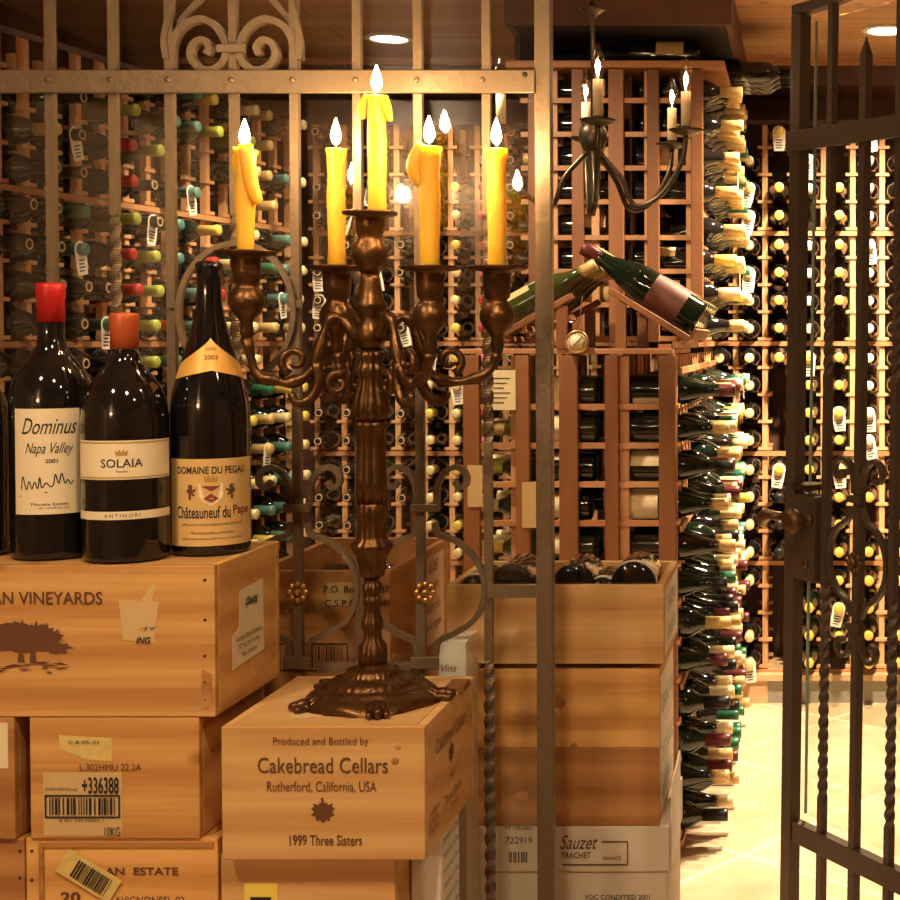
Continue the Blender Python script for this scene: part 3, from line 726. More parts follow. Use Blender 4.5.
# lower scrolls round two bars, each with a rosette
for cx, full in ((300, True), (427, True)):
    k = 1
    top = [(cx - 10, 505), (cx - 11, 486), (cx - 18, 472), (cx - 30, 467), (cx - 39, 473), (cx - 40, 483), (cx - 33, 487), (cx - 28, 481)]
    low = [(cx - 8, 522), (cx - 12, 534), (cx - 30, 541), (cx - 48, 557), (cx - 57, 577), (cx - 57, 600), (cx - 47, 620), (cx - 28, 633), (cx - 12, 641), (cx - 9, 655)]
    for p in (top, low):
        obj('scroll', MB().strap(px_path(p, 5, -.002), .0085, .012), M['iron'], gate)
        obj('scroll', MB().strap(px_path(mirror(p, cx), 5, -.002), .0085, .012), M['iron'], gate)
    for y0, y1 in ((503, 511), (655, 667)):
        a, b = G(cx - 14, y0), G(cx + 14, y1); obj('collar', MB().box(a.x, b.x, GY - .0155, GY - .0098, b.z, a.z), M['iron'], gate, .001)
    c = G(cx, 591); rs = MB()
    for q in range(8):
        a = q * PI / 4; cc = (c.x + .0125 * math.cos(a), GY - .0125, c.z + .0125 * math.sin(a))
        rs.lathe([(.0005, -.003), (.0042, -.002), (.0055, 0), (.0042, .002), (.0005, .003)], cc, 8, axis=(0, -1, 0))
    rs.lathe([(.006, -.003), (.006, .002), (.004, .005), (.0006, .006)], (c.x, GY - .0125, c.z), 12, axis=(0, -1, 0))
    obj('rosette', rs, M['brass'], gate, label='small brass flower')
a, b = G(487, 584), G(537, 596); obj('cross_strap', MB().box(a.x + .004, b.x - .0004, GY - .0165, GY - .0085, b.z, a.z), M['iron'], gate)
obj('cross_strap', MB().box(G(300, 0).x + .02, G(420, 0).x - .02, GY - .005, GY + .004, G(0, 672).z, G(0, 662).z), M['iron'], gate)
# the glass hung behind the bars, swung a little open
gx0, gx1 = -1.48, G(536, 80).x
gm = MB(); y0 = GY + .018; gm.add([(x, y + d, z) for z in (.29, ztop - .005) for x, y, d in ((gx0, y0, 0), (gx1, y0, 0), (gx1, y0, .006), (gx0, y0, .006))],
    [(0, 1, 2, 3), (7, 6, 5, 4), (0, 4, 5, 1), (1, 5, 6, 2), (2, 6, 7, 3), (3, 7, 4, 0)])
obj('glass_pane', gm, M['pane'], gate, label='clear glass sheet behind the bars')

# ================================================================== open gate leaf (right)
HX, HY, LL, TILT = .563, GY, .97, R(1.25)
lf = bpy.data.objects.new('gate_leaf', None); COL.objects.link(lf); lf.empty_display_size = .05
dx, dy = -.615, .788
# local frame: x = s from the free edge towards the hinge, y = away from the camera side, z up
ang = math.atan2(-dy, -dx)
lf.location = (HX + dx * LL, HY + dy * LL, .0); lf.rotation_euler = (0, TILT, ang)
lf.rotation_mode = 'XYZ'
tag(lf, 'iron gate leaf, its shade in the colour, standing open on the right of the doorway', 'gate'); ORG[lf.name] = Vector((0, 0, 0))
ZB, ZT = .268, 1.698
D = M['iron_shaded']
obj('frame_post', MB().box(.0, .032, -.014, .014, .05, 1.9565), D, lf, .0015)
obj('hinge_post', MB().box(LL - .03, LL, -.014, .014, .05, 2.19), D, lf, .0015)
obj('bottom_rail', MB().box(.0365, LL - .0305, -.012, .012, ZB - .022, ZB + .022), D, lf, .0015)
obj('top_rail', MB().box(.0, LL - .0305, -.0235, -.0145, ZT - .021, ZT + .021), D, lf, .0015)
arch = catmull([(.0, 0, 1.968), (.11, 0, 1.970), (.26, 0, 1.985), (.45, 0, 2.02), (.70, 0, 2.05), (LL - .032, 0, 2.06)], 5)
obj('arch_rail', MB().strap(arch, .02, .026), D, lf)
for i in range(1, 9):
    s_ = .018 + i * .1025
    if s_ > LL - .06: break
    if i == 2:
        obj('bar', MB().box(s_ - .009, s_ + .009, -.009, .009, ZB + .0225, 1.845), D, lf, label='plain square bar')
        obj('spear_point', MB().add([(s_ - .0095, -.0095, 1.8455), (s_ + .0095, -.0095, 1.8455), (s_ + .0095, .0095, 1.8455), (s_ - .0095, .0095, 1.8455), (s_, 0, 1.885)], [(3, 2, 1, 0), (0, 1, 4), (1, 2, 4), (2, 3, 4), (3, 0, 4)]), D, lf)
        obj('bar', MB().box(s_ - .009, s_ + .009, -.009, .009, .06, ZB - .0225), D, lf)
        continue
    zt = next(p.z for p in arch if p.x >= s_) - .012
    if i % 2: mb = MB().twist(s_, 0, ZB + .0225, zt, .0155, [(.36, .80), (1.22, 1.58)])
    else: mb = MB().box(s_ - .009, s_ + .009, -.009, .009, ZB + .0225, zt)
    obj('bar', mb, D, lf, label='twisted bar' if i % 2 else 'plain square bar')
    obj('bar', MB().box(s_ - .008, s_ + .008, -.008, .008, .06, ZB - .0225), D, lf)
# scrollwork around the second bar
sx = .018 + 2 * .1025
def ring_path(c, zc, rx, rz, a0, a1, n=16): return [Vector((c + rx * math.cos(R(a0 + (a1 - a0) * k / n)), -.002, zc + rz * math.sin(R(a0 + (a1 - a0) * k / n)))) for k in range(n + 1)]
ZC = .858
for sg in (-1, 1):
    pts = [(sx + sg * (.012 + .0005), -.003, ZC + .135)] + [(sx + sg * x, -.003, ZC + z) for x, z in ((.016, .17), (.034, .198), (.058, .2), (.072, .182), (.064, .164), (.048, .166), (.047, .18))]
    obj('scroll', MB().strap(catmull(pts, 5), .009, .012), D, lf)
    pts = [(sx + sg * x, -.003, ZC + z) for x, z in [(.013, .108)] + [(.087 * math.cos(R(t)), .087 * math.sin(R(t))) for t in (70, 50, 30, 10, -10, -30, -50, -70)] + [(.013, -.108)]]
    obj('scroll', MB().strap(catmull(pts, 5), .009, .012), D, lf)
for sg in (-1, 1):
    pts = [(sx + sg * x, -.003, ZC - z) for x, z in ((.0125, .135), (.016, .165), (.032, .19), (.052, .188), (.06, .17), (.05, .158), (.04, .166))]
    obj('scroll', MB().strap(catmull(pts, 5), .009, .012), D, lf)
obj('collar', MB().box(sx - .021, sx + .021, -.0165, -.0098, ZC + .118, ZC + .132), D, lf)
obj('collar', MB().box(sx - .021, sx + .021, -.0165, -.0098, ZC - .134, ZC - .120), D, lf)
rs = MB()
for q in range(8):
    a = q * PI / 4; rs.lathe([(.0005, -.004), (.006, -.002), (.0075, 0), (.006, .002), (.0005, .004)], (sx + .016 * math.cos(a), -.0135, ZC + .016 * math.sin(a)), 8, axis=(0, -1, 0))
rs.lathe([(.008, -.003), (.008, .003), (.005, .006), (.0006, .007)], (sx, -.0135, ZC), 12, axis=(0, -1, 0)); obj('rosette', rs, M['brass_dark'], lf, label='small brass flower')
# lock, knob, lever
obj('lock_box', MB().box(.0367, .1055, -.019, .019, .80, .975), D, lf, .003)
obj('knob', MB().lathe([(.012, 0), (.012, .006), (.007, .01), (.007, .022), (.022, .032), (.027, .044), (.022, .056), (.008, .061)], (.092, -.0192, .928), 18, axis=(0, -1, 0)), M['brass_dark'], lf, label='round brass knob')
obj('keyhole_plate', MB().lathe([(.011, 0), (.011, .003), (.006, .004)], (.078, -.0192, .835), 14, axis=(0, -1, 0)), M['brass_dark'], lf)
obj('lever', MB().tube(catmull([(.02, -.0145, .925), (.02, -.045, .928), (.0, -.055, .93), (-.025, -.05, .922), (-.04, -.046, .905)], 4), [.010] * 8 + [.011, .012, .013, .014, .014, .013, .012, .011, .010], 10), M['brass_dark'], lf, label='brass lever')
# glass on the inside of the leaf, held by a clip
obj('glass_pane', MB().box(.040, LL - .06, .0195, .0255, .30, 1.945), M['pane'], lf, label='clear glass sheet on the gate')
obj('glass_edge', MB().box(.0365, .0397, .0195, .0255, .30, 1.945), M['pane_edge'], lf, label='greenish polished glass edge')
obj('glass_clip', MB().box(.036, .085, -.0245, .030, .985, .997), M['pewter'], lf)

# ================================================================== candelabra
CC = Vector((P(373, 702, 2.0).x, 2.0, .7725))
def cz(py): return P(373, py, 2.0).z
K = 2.0 / F / 1.03
cd = thing('candelabra', CC, 'tall bronze candelabra with scrolled arms standing on a wooden wine crate', 'candelabra')
def prof(rows): return [(r * K, cz(y)) for r, y in rows]
def ctr(mb_prof, n=32, mod=None): return MB().lathe(mb_prof, (CC.x, CC.y, 0), n, mod)
def flute(amp, cnt): return lambda r, z, a: (r * (1 + amp * abs(math.cos(cnt * a / 2))), z)
NF, A0 = 5, R(-70)
def scallop(r, z, a):
    q = r / K; t = min(1, max(0, (q - 50) / 18)); s_ = math.cos(NF * (a - A0))
    lift = .011 * (.5 - .5 * s_) ** .7
    return r * (1 + .04 * t * s_), z + t * lift + (.0010 * math.cos(30 * a) if 24 < q < 48 else 0)
base = prof([(8, 694), (50, 698), (62, 704), (67.5, 707.5), (70.5, 706), (69, 701), (65, 696.5), (61, 693), (57, 690), (53, 688), (52, 685), (48, 684), (44, 682), (43, 679), (36, 676.5), (30, 675), (27, 673), (26, 669), (20, 667), (16, 666), (14, 663)])
obj('base', ctr(base, 120, scallop), M['bronze'], cd)
for q in range(NF):
    a = A0 + q * 2 * PI / NF; u = Vector((math.cos(a), math.sin(a), 0)); tv = Vector((-u.y, u.x, 0))
    def leg(off, rr, dz):
        pts = [Vector((CC.x, CC.y, 0)) + u * (r * K) + tv * (off * w_ * K) + Vector((0, 0, cz(y))) for r, y, w_ in ((56, 689, .5), (64, 693, .9), (70, 699, 1), (73, 707, .9), (75, 714, 1.0), (80, 716.5, 1.2), (83, 713, 1.1))]
        pts = catmull(pts, 4); n = len(pts)
        rad = [rr * (.55 + .45 * math.sin(PI * min(1, i / n * 1.4) ** .8 * .75)) * (1 if i < n - 3 else (.8, .55, .2)[i - n + 3]) for i in range(n)]
        pts = [Vector((p.x, p.y, max(p.z, CC.z + rad[i] + .0003))) for i, p in enumerate(pts)]
        return pts, rad
    mb = MB()
    for off, rr in ((0, .0086), (-7, .0058), (7, .0058)):
        p_, r_ = leg(off, rr, 0); mb.tube(p_, r_, 10)
    obj('foot', mb, M['bronze'], cd)
    b2 = a + PI / NF; u = Vector((math.cos(b2), math.sin(b2), 0)); cc_ = Vector((CC.x, CC.y, cz(695))) + u * (61 * K)
    obj('cartouche', MB().lathe([(.002, -.006), (.013, -.004), (.016, -.001), (.014, .002), (.010, .001), (.007, .004), (.001, .006)], cc_, 18, axis=(u.x, u.y, .6)), M['bronze'], cd)
obj('lower_stem', ctr(prof([(13, 666), (14, 655), (13, 645), (9, 640), (8, 632), (10, 627), (10, 620), (7.5, 615), (7, 606), (8.5, 602), (8, 597), (6, 595), (9, 591), (9.5, 588), (9, 584), (6, 581), (7, 578)]), 96, flute(.10, 12)), M['bronze'], cd)
obj('vase', ctr(prof([(8, 578), (12, 575), (13, 566), (15, 556), (18.5, 550), (20.5, 547), (20, 543), (16, 540), (14.5, 535), (15.5, 530), (13.5, 524), (15, 519), (16, 512), (16, 506), (14.5, 502)]), 96, flute(.06, 12)), M['bronze'], cd)
obj('fluted_column', ctr(prof([(14.5, 502), (14, 480), (13, 450), (12.5, 430), (15, 427), (15.5, 423), (13, 421)]), 96, flute(.14, 8)), M['bronze'], cd)
obj('leaf_urn', ctr(prof([(12, 421), (15, 417), (17, 410), (16, 401), (12.5, 388), (11, 380), (12.5, 374), (14, 370), (12, 366), (10.5, 362), (12, 357), (12, 353), (9, 350)]), 96, flute(.16, 10)), M['bronze'], cd)
obj('hub', ctr(prof([(9, 350), (13, 346), (16, 338), (15, 328), (10, 320), (12, 314), (17, 309), (17, 304), (13, 298), (11.5, 288), (10, 280), (9, 274)]), 28), M['bronze'], cd)
obj('centre_socket', ctr(prof([(9, 274), (12, 268), (17, 261), (18.5, 254), (17.5, 247), (13, 241), (12, 236), (14, 232), (14.5, 222), (14, 217), (27, 215), (28, 212), (27, 211.5), (9, 213)]), 30), M['bronze'], cd)
# arms: plate pixel, depth
ARMS = [((246, 253), 1.955, 'leftmost'), ((337, 268), 2.085, 'back'), ((430, 268), 1.895, 'front'), ((497, 268), 2.02, 'rightmost')]
PLATES = []
for (ax, ay), Y, nm in ARMS:
    pc = P(ax, ay, Y); k = Y / F / 1.03; ex, ey, ez = pc.x, pc.y, pc.z; PLATES.append((pc, k))
    st = [(2, 92), (5, 88), (7, 80), (6, 72), (9, 66), (15, 60), (18, 52), (17.5, 45), (13, 37), (10, 33), (13, 30), (14, 20), (14.5, 8), (15, 4), (28, 2), (30.5, -1), (30, -2), (9, -.5)]
    v = Vector((ex - CC.x, ey - CC.y, 0)); L = v.length; v.normalize()
    zend = ez - 88 * k
    path = [Vector((CC.x, CC.y, 0)) + v * r + Vector((0, 0, z)) for r, z in ((.018, cz(338)), (.035, cz(322)), (.05, cz(318)), (.062, cz(330)), (.07, cz(352)), (.085, cz(374)), (.11, cz(382)), (L * .78, cz(380)), (L * .93, cz(372)), (L, zend))]
    obj('arm', MB().tube(catmull(path, 4), [.0075 + .002 * math.sin(i * .9) for i in range(37)], 10), M['bronze'], cd)
    cu = []
    for i in range(16):
        t = i / 15; r_ = .020 * (1 - .75 * t); a = R(-70 + 400 * t); cc = L * .62
        cu.append(Vector((CC.x, CC.y, 0)) + v * (cc + r_ * math.cos(a)) + Vector((0, 0, cz(362) + .002 + r_ * math.sin(a))))
    obj('arm_curl', MB().tube(cu, [.006 - .002 * i / 15 for i in range(16)], 8), M['bronze'], cd)
    lf_ = [Vector((CC.x, CC.y, 0)) + v * r + Vector((0, 0, cz(y))) for r, y in ((.075, 362), (.07, 380), (.082, 398), (.1, 402), (.108, 392))]
    obj('arm_leaf', MB().tube(catmull(lf_, 3), [.009, .009, .0088, .0085, .0082, .008, .0078, .0074, .007, .0065, .006, .0055, .005][:13], 8), M['bronze'], cd)
    sp_ = []
    for i in range(16):
        t = i / 15; r_ = .017 * (1 - .72 * t); a = R(120 - 390 * t)
        sp_.append(Vector((CC.x, CC.y, 0)) + v * (.045 + r_ * math.cos(a)) + Vector((0, 0, cz(384) + r_ * math.sin(a))))
    obj('arm_curl', MB().tube(sp_, [.0066 - .003 * i / 15 for i in range(16)], 8), M['bronze'], cd)
    def ruff(r, z, a): return (r * (1 + (.035 * math.cos(18 * a) if r > 24 * k else 0)), z)
    obj('candle_socket', MB().lathe([(r * k, ez - dz * k) for r, dz in st], (ex, ey, 0), 36, ruff), M['bronze'], cd)

# candles: base pixel line, flame tip
def candle(ax, Y, z0, r0, r1, top_py, label, drips):
    s_ = Y / F; c = P(ax, 300, Y); z1 = P(ax, top_py, Y).z
    t = thing('candle', (c.x, Y, z0), label, 'candle', 'yellow candles on the candelabra')
    h = z1 - z0
    pr = [(r0 * .9, z0), (r0, z0 + .002)] + [(r0 + (r1 - r0) * f + (.0006 * math.sin(f * 23)), z0 + h * f) for f in (.2, .4, .6, .75, .88)] + [(r1 * 1.05, z1 - .008), (r1 * 1.18, z1 - .003), (r1 * 1.12, z1), (r1 * .8, z1 - .0015), (r1 * .4, z1 - .004)]
    obj('wax', MB().lathe(pr, (c.x, Y, 0), 22, lambda r, z, a: (r * (1 + .025 * math.cos(3 * a + z * 60)), z)), M['wax'], t)
    obj('wick', MB().tube([(c.x, Y, z1 - .006), (c.x + .0006, Y, z1 + .004), (c.x + .0015, Y, z1 + .008)], .0009, 6), M['wick'], t)
    for poly in drips:
        # lumps of run wax, each (px offset, py, depth offset, radius px)
        pts = [Vector((c.x + q[0] * s_, Y + q[2], P(ax, q[1], Y).z)) for q in poly]; rr = [q[3] * s_ for q in poly]
        mb = MB(); cp = catmull(pts, 4); rad = []
        for i in range(len(rr) - 1): rad += [rr[i] + (rr[i + 1] - rr[i]) * j / 4 for j in range(4)]
        rad.append(rr[-1]); mb.tube(cp, rad, 12); obj('wax_drip', mb, M['wax'], t)
    fz = z1 + .0055; H = 27 * s_
    obj('flame', MB().lathe([(.0008, fz), (.0046, fz + .10 * H), (.0074, fz + .27 * H), (.0072, fz + .42 * H), (.0046, fz + .68 * H), (.0020, fz + .88 * H), (.0003, fz + H)], (c.x, Y, 0), 12), M['flame'], t)
zt = lambda i: PLATES[i][0].z + .0012
s20 = 2.0 / F
candle(246, 1.955, zt(0), 8.5 * s20 * .95, 10.5 * s20, 150, 'leftmost lit candle, fat drip of wax running down its right side', [[(3, 146, -.008, 7), (6, 165, -.010, 7.5), (9, 185, -.009, 7), (13, 199, -.006, 6), (16, 203, -.004, 4)], [(-5, 148, -.004, 6), (-6, 165, -.004, 6), (-4, 184, -.004, 4)]])
candle(337, 2.085, zt(1), 9 * s20, 9 * s20, 149, 'slim lit candle second from the left, without drips', [])
candle(378, 2.0, cz(213) + .0035, 9 * s20, 9 * s20, 96, 'tallest lit candle in the centre of the candelabra', [[(-7, 98, -.002, 6), (-12, 104, -.002, 5.5), (-14, 112, -.002, 5), (-14, 119, -.002, 3)], [(6, 98, -.003, 6), (10, 108, -.003, 5.5), (13, 118, -.003, 3.5), (15, 121, -.003, 2)], [(0, 98, -.008, 6), (1, 112, -.009, 6), (0, 125, -.009, 4)]])
candle(430, 1.895, zt(2), 9.5 * s20, 10 * s20, 147, 'lit candle with a big lobe of wax bulging to its left', [[(-4, 146, -.004, 7), (-11, 156, -.003, 8), (-14, 168, -.003, 8.5), (-11, 179, -.003, 7), (-6, 187, -.004, 4)]])
candle(497, 2.02, zt(3), 9 * s20, 9.5 * s20, 149, 'rightmost lit candle beside the gate post', [[(-5, 149, -.003, 6), (-6, 156, -.003, 5), (-6, 162, -.003, 2.5)]])
# ================================================================== wooden crates, front pile
def crate(label, x0, x1, y0, y1, z0, z1, m='pine', lid=True, group=None, th=.013, planks=1, name='wine_crate', cat='crate'):
    t = thing(name, ((x0 + x1) / 2, (y0 + y1) / 2, z0), label, cat, group); g = .0004
    parts = {'t': t}
    zt = z1
    if planks == 1: parts['front'] = obj('front_panel', MB().box(x0, x1, y0, y0 + th, z0, zt), M[m], t, .0016)
    else:
        for k in range(planks):
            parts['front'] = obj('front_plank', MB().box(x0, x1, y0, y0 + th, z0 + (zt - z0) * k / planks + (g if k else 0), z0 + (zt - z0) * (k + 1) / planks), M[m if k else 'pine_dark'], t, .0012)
    obj('back_panel', MB().box(x0, x1, y1 - th, y1, z0, zt), M[m], t, .0016)
    parts['right'] = obj('side_panel', MB().box(x1 - th, x1, y0 + th + g, y1 - th - g, z0, zt), M[m], t, .0016)
    obj('side_panel', MB().box(x0, x0 + th, y0 + th + g, y1 - th - g, z0, zt), M[m], t, .0016)
    obj('bottom', MB().box(x0 + th + g, x1 - th - g, y0 + th + g, y1 - th - g, z0 + .001, z0 + .009), M[m], t)
    if lid: parts['lid'] = obj('lid', MB().box(x0 + th + g, x1 - th - g, y0 + th + g, y1 - th - g, zt - .010, zt - .0002), M[m], t)
    return parts
def nails(parent, pts, y):
    for x, z in pts:
        obj('nail', MB().lathe([(.0022, 0), (.0022, .0008), (.0008, .0012)], (x, y, z), 8, axis=(0, -1, 0)), M['nail'], parent)
AY = 1.905
def A(px, py, Y=AY): return P(px, py, Y)
ztA, zbA, zbB = .981, .7725, .604
xa = A(215, 640).x
# A: long crate under the bottles
a = crate('long wooden wine crate with a tree print, three big bottles standing on it', -1.42, xa, AY, AY + .238, zbA + .0006, ztA)
fa = a['front']; yf = AY
def onA(px, py): q = A(px, py); return (q.x, yf, q.z)
k = AY / F
q = onA(50, 598); write(fa, 'AN VINEYARDS', (onA(47, 598)[0], yf, q[2]), 112 * k, 13 * k, M['ink_brown'], bold=.012)
# tree emblem: ragged crown over a pale trunk and a scratchy ground line
rnd = random.Random(3); geo = ([], [])
def blob(cx, cy, rx, ry, n, jag, geo):
    b = len(geo[0])
    for i in range(n):
        t = 2 * PI * i / n; f = 1 + rnd.uniform(-jag, jag); geo[0].append((cx + rx * f * math.cos(t), cy + ry * f * math.sin(t)))
    geo[1].append(tuple(range(b, b + n)))
blob(0, 8, 36, 12, 40, .16, geo); blob(-8, 15, 24, 10, 34, .22, geo); blob(12, 13, 22, 9, 30, .24, geo); blob(30, 0, 14, 6, 24, .3, geo); blob(-30, 1, 14, 6, 24, .3, geo)
for i in range(26):
    t = rnd.uniform(-.2, PI + .2); b = len(geo[0]); x, y = 34 * math.cos(t), 8 + 13 * math.sin(t)
    geo[0].extend([(x - 1.5, y - 1), (x + 1.5, y - 1), (x * 1.12 + rnd.uniform(-2, 2), y + 6 * math.sin(t) + rnd.uniform(0, 3))]); geo[1].append((b, b + 1, b + 2))
for x0, x1 in ((-9, -2), (3, 10)):
    b = len(geo[0]); geo[0].extend([(x0, -14), (x1, -14), (x1 - 2.5, 2), (x0 + 2, 2)]); geo[1].append((b, b + 1, b + 2, b + 3))
for i in range(22):
    x = rnd.uniform(-38, 40); y = rnd.uniform(-24, -13); L = rnd.uniform(8, 22); b = len(geo[0])
    geo[0].extend([(x - L / 2, y), (x, y - .9), (x + L / 2, y + rnd.uniform(-2, 2)), (x, y + .9)]); geo[1].append((b, b + 1, b + 2, b + 3))
geo = ([(x * k, y * k) for x, y in geo[0]], geo[1])
mb = MB()
for i, f in enumerate(geo[1]):
    vs, fs = flat(([geo[0][q] for q in f], [tuple(range(len(f)))]), onA(27, 648), (1, 0, 0), (0, 0, 1), .0006 + .00003 * i)
    e1 = vs[1] - vs[0]; e2 = vs[2] - vs[1]
    if len(f) < 6 and e1.cross(e2).y > 0: vs = vs[::-1]
    mb.add(vs, fs)
obj('tree_emblem', mb, M['ink_brown'], fa)
lb = card(fa, 'paper_label', onA(139, 621), 38 * k, 42 * k, M['paper_tan'], poly=[(-20 * k, 22 * k), (2 * k, 20 * k), (14 * k, 37 * k), (18 * k, 36 * k), (13 * k, 20 * k), (20 * k, 19 * k), (15 * k, -22 * k), (-16 * k, -19 * k)], label='torn paper label with handwriting')
write(lb, 'ING', onA(144, 640), 15 * k, 7 * k, M['ink'], shear=.3, bold=.02, off=.002)
write(lb, '..-y vr', onA(148, 629), 18 * k, 5 * k, M['ink'], shear=.3, off=.002)
nails(fa, [(onA(205, y)[0], onA(205, y)[2]) for y in (580, 620, 656, 682, 700)], yf)
q = onA(206, 690); obj('stain', MB().add(*flat(([(-5 * k, -20 * k), (5 * k, -18 * k), (6 * k, 16 * k), (-4 * k, 22 * k)], [(0, 1, 2, 3)]), q, (1, 0, 0), (0, 0, 1), .0010)), M['pine_dark'], fa)
# shipping label on its right side
def onR(x, Y, z): return (x, Y, z)
sd = a['right']; U, V = (0, 1, 0), (0, 0, 1)
zc = (ztA + zbA) / 2
lb = card(sd, 'paper_label', (xa, AY + .115, zc + .002), .115, .115, M['paper'], U, V, poly=[(-.058, -.055), (.058, -.050), (.055, .056), (-.03, .052), (-.032, .0), (-.058, -.008)], label='torn shipping label')
write(lb, 'Chasing', (xa, AY + .125, zc + .034), .045, .016, M['ink'], U, V, shear=.4, bold=.03, off=.002)
for i, s_ in enumerate(('American Wine Distributors', '327 Navy Vine/Way Napa', 'Napa California')): write(lb, s_, (xa, AY + .115, zc - .012 - i * .013), .095 - .02 * i, .008, M['ink'], U, V, off=.002)

# B: middle left crate, with the barcode sticker
BY = 1.9065
def B(px, py): q = P(px, py, BY); return (q.x, BY, q.z)
kb = BY / F
xb0, xb1 = B(30, 780)[0], B(199.5, 780)[0]
b_ = crate('wooden wine crate with a framed barcode sticker, beneath the tree-print crate', xb0, xb1, BY, BY + .235, zbB + .0006, zbA - .0002)
fb = b_['front']
lb = card(fb, 'barcode_sticker', B(83, 804), 79 * kb, 64 * kb, M['paper_tan'], label='tan sticker with framed barcode')
write(lb, '+336388', B(101, 785), 37 * kb, 17 * kb, M['ink'], bold=.015, off=.002)
barcode(lb, B(83, 806), 66 * kb, 17 * kb, M['ink'], n=18, off=.002, frame=1.6 * kb)
write(lb, 'MARCHESI Group', B(62, 789), 32 * kb, 3.4 * kb, M['ink'], off=.002)
write(lb, '8 001 935 00245 1', B(82, 820), 44 * kb, 3 * kb, M['ink'], off=.002)
write(lb, '10KG', B(113, 831), 16 * kb, 9 * kb, M['ink'], off=.002)
card(fb, 'paper_label', B(86, 748), 1, 1, M['paper_straw'], poly=[(-27 * kb, 13 * kb), (26 * kb, 10 * kb), (26 * kb, -13 * kb), (2 * kb, -12 * kb), (-15 * kb, -5 * kb), (-26 * kb, -1 * kb)], label='torn yellow sticker')
write(fb, 'C.8-05-21', B(84, 742), 30 * kb, 3.5 * kb, M['ink'], off=.002)
write(fb, 'L.302HMU 22.2A', B(111, 767), 62 * kb, 7 * kb, M['ink_brown'])
# F: crate at the far left of the same row
xf1 = B(15.5, 780)[0]
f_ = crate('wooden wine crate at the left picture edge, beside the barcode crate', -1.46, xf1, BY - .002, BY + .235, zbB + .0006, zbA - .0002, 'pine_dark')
card(f_['front'], 'paper_label', (B(2, 745)[0], BY - .002, B(2, 745)[2]), 14 * kb, 46 * kb, M['paper'], label='pale paper label')
# D, E: bottom row on the left
DY = 1.910
def Dp(px, py): q = P(px, py, DY); return (q.x, DY, q.z)
kd = DY / F
xd0, xd1 = Dp(26, 870)[0], Dp(218, 870)[0]
d_ = crate('wooden wine crate with a moulded frame and tilted yellow barcode, at the bottom left', xd0, xd1, DY, DY + .24, .43, zbB - .0002)
fd = d_['front']
mb = MB()
z0, z1 = .44, Dp(0, 842)[2]
x0, x1 = Dp(40, 870)[0], Dp(214, 870)[0]
mb.box(x0, x1, DY - .003, DY - .0004, z1 - .006, z1); mb.box(x0, x0 + .006, DY - .003, DY - .0004, z0, z1 - .0065); obj('moulding', mb, M['pine_dark'], fd)
write(fd, 'AN  ESTATE', Dp(142, 871), 74 * kd, 8 * kd, M['ink_brown'], bold=.02)
write(fd, '20', Dp(71, 897), 20 * kd, 11 * kd, M['ink_brown'], bold=.03)
write(fd, 'AVIGNONESI  02', Dp(150, 900), 70 * kd, 8 * kd, M['ink_brown'])
ra = R(-32); uu = (math.cos(ra), 0, math.sin(ra)); vv = (-math.sin(ra), 0, math.cos(ra))
q = Dp(90, 875)
lb = card(fd, 'barcode_sticker', q, 62 * kd, 27 * kd, M['paper_straw'], uu, vv, off=.0034, label='tilted yellow barcode sticker')
barcode(lb, (q[0] + .004, q[1], q[2] - .003), 40 * kd, 19 * kd, M['ink'], uu, vv, n=14, off=.0046)
nails(fd, [(Dp(32, y)[0], Dp(32, y)[2]) for y in (851, 880)], DY)
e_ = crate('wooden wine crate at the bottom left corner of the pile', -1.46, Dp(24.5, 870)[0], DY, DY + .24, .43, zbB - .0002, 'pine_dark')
nails(e_['front'], [(Dp(20, y)[0], Dp(20, y)[2]) for y in (851, 878)], DY)

# C: the crate under the candelabra
CYF = 1.86
def Cp(px, py): q = P(px, py, CYF); return (q.x, CYF, q.z)
kc = CYF / F
xc0, xc1 = Cp(221.5, 790)[0], Cp(425, 790)[0]
zc0, zc1 = .5925, .772
c_ = crate('wooden wine crate with dark lettering and a vine leaf, under the candelabra', xc0, xc1, CYF, CYF + .285, zc0, zc1, 'pine_pale')
fc = c_['front']
write(fc, 'Produced and Bottled by', Cp(321, 742), 96 * kc, 10 * kc, M['ink_brown'])
write(fc, 'Cakebread Cellars', Cp(323, 765), 131 * kc, 16 * kc, M['ink_brown'], bold=.004)
write(fc, 'Rutherford, California, USA', Cp(322, 787), 110 * kc, 12 * kc, M['ink_brown'])
write(fc, '1999 Three Sisters', Cp(326, 840), 73 * kc, 11 * kc, M['ink_brown'], bold=.01)
leaf = [(0, -12.5), (-3, -9), (-7, -10), (-7, -6), (-12, -4), (-9, -1), (-12, 3), (-9, 4), (-10, 8), (-5, 6), (-3, 9), (-1, 8), (-2, 13), (0, 14), (1.5, 8), (4, 9), (5, 6), (10, 8), (9, 4), (12, 3), (9, -1), (12, -4), (7, -6), (7, -10), (3, -9)]
card(fc, 'leaf_emblem', Cp(323, 811), 1, 1, M['ink_brown'], poly=[(x * kc, y * kc) for x, y in reversed(leaf)])
for px, py, rr in ((398, 747, .0045), (395, 761, .0055)):
    q = Cp(px, py); obj('knot', MB().lathe([(rr, 0), (rr * .9, .0004)], q, 12, axis=(0, -1, 0)), M['pine_dark'], fc)
sc = c_['right']
for s_, yy, zz, w_, h_ in (('Cakebread Cellars', .14, .135, .17, .02), ('1999', .14, .072, .03, .012), ('Three Sisters', .15, .045, .1, .014), ('750 ml', .15, .028, .04, .008)):
    write(sc, s_, (xc1, CYF + yy, zc0 + zz), w_, h_, M['ink_brown'], U, V)
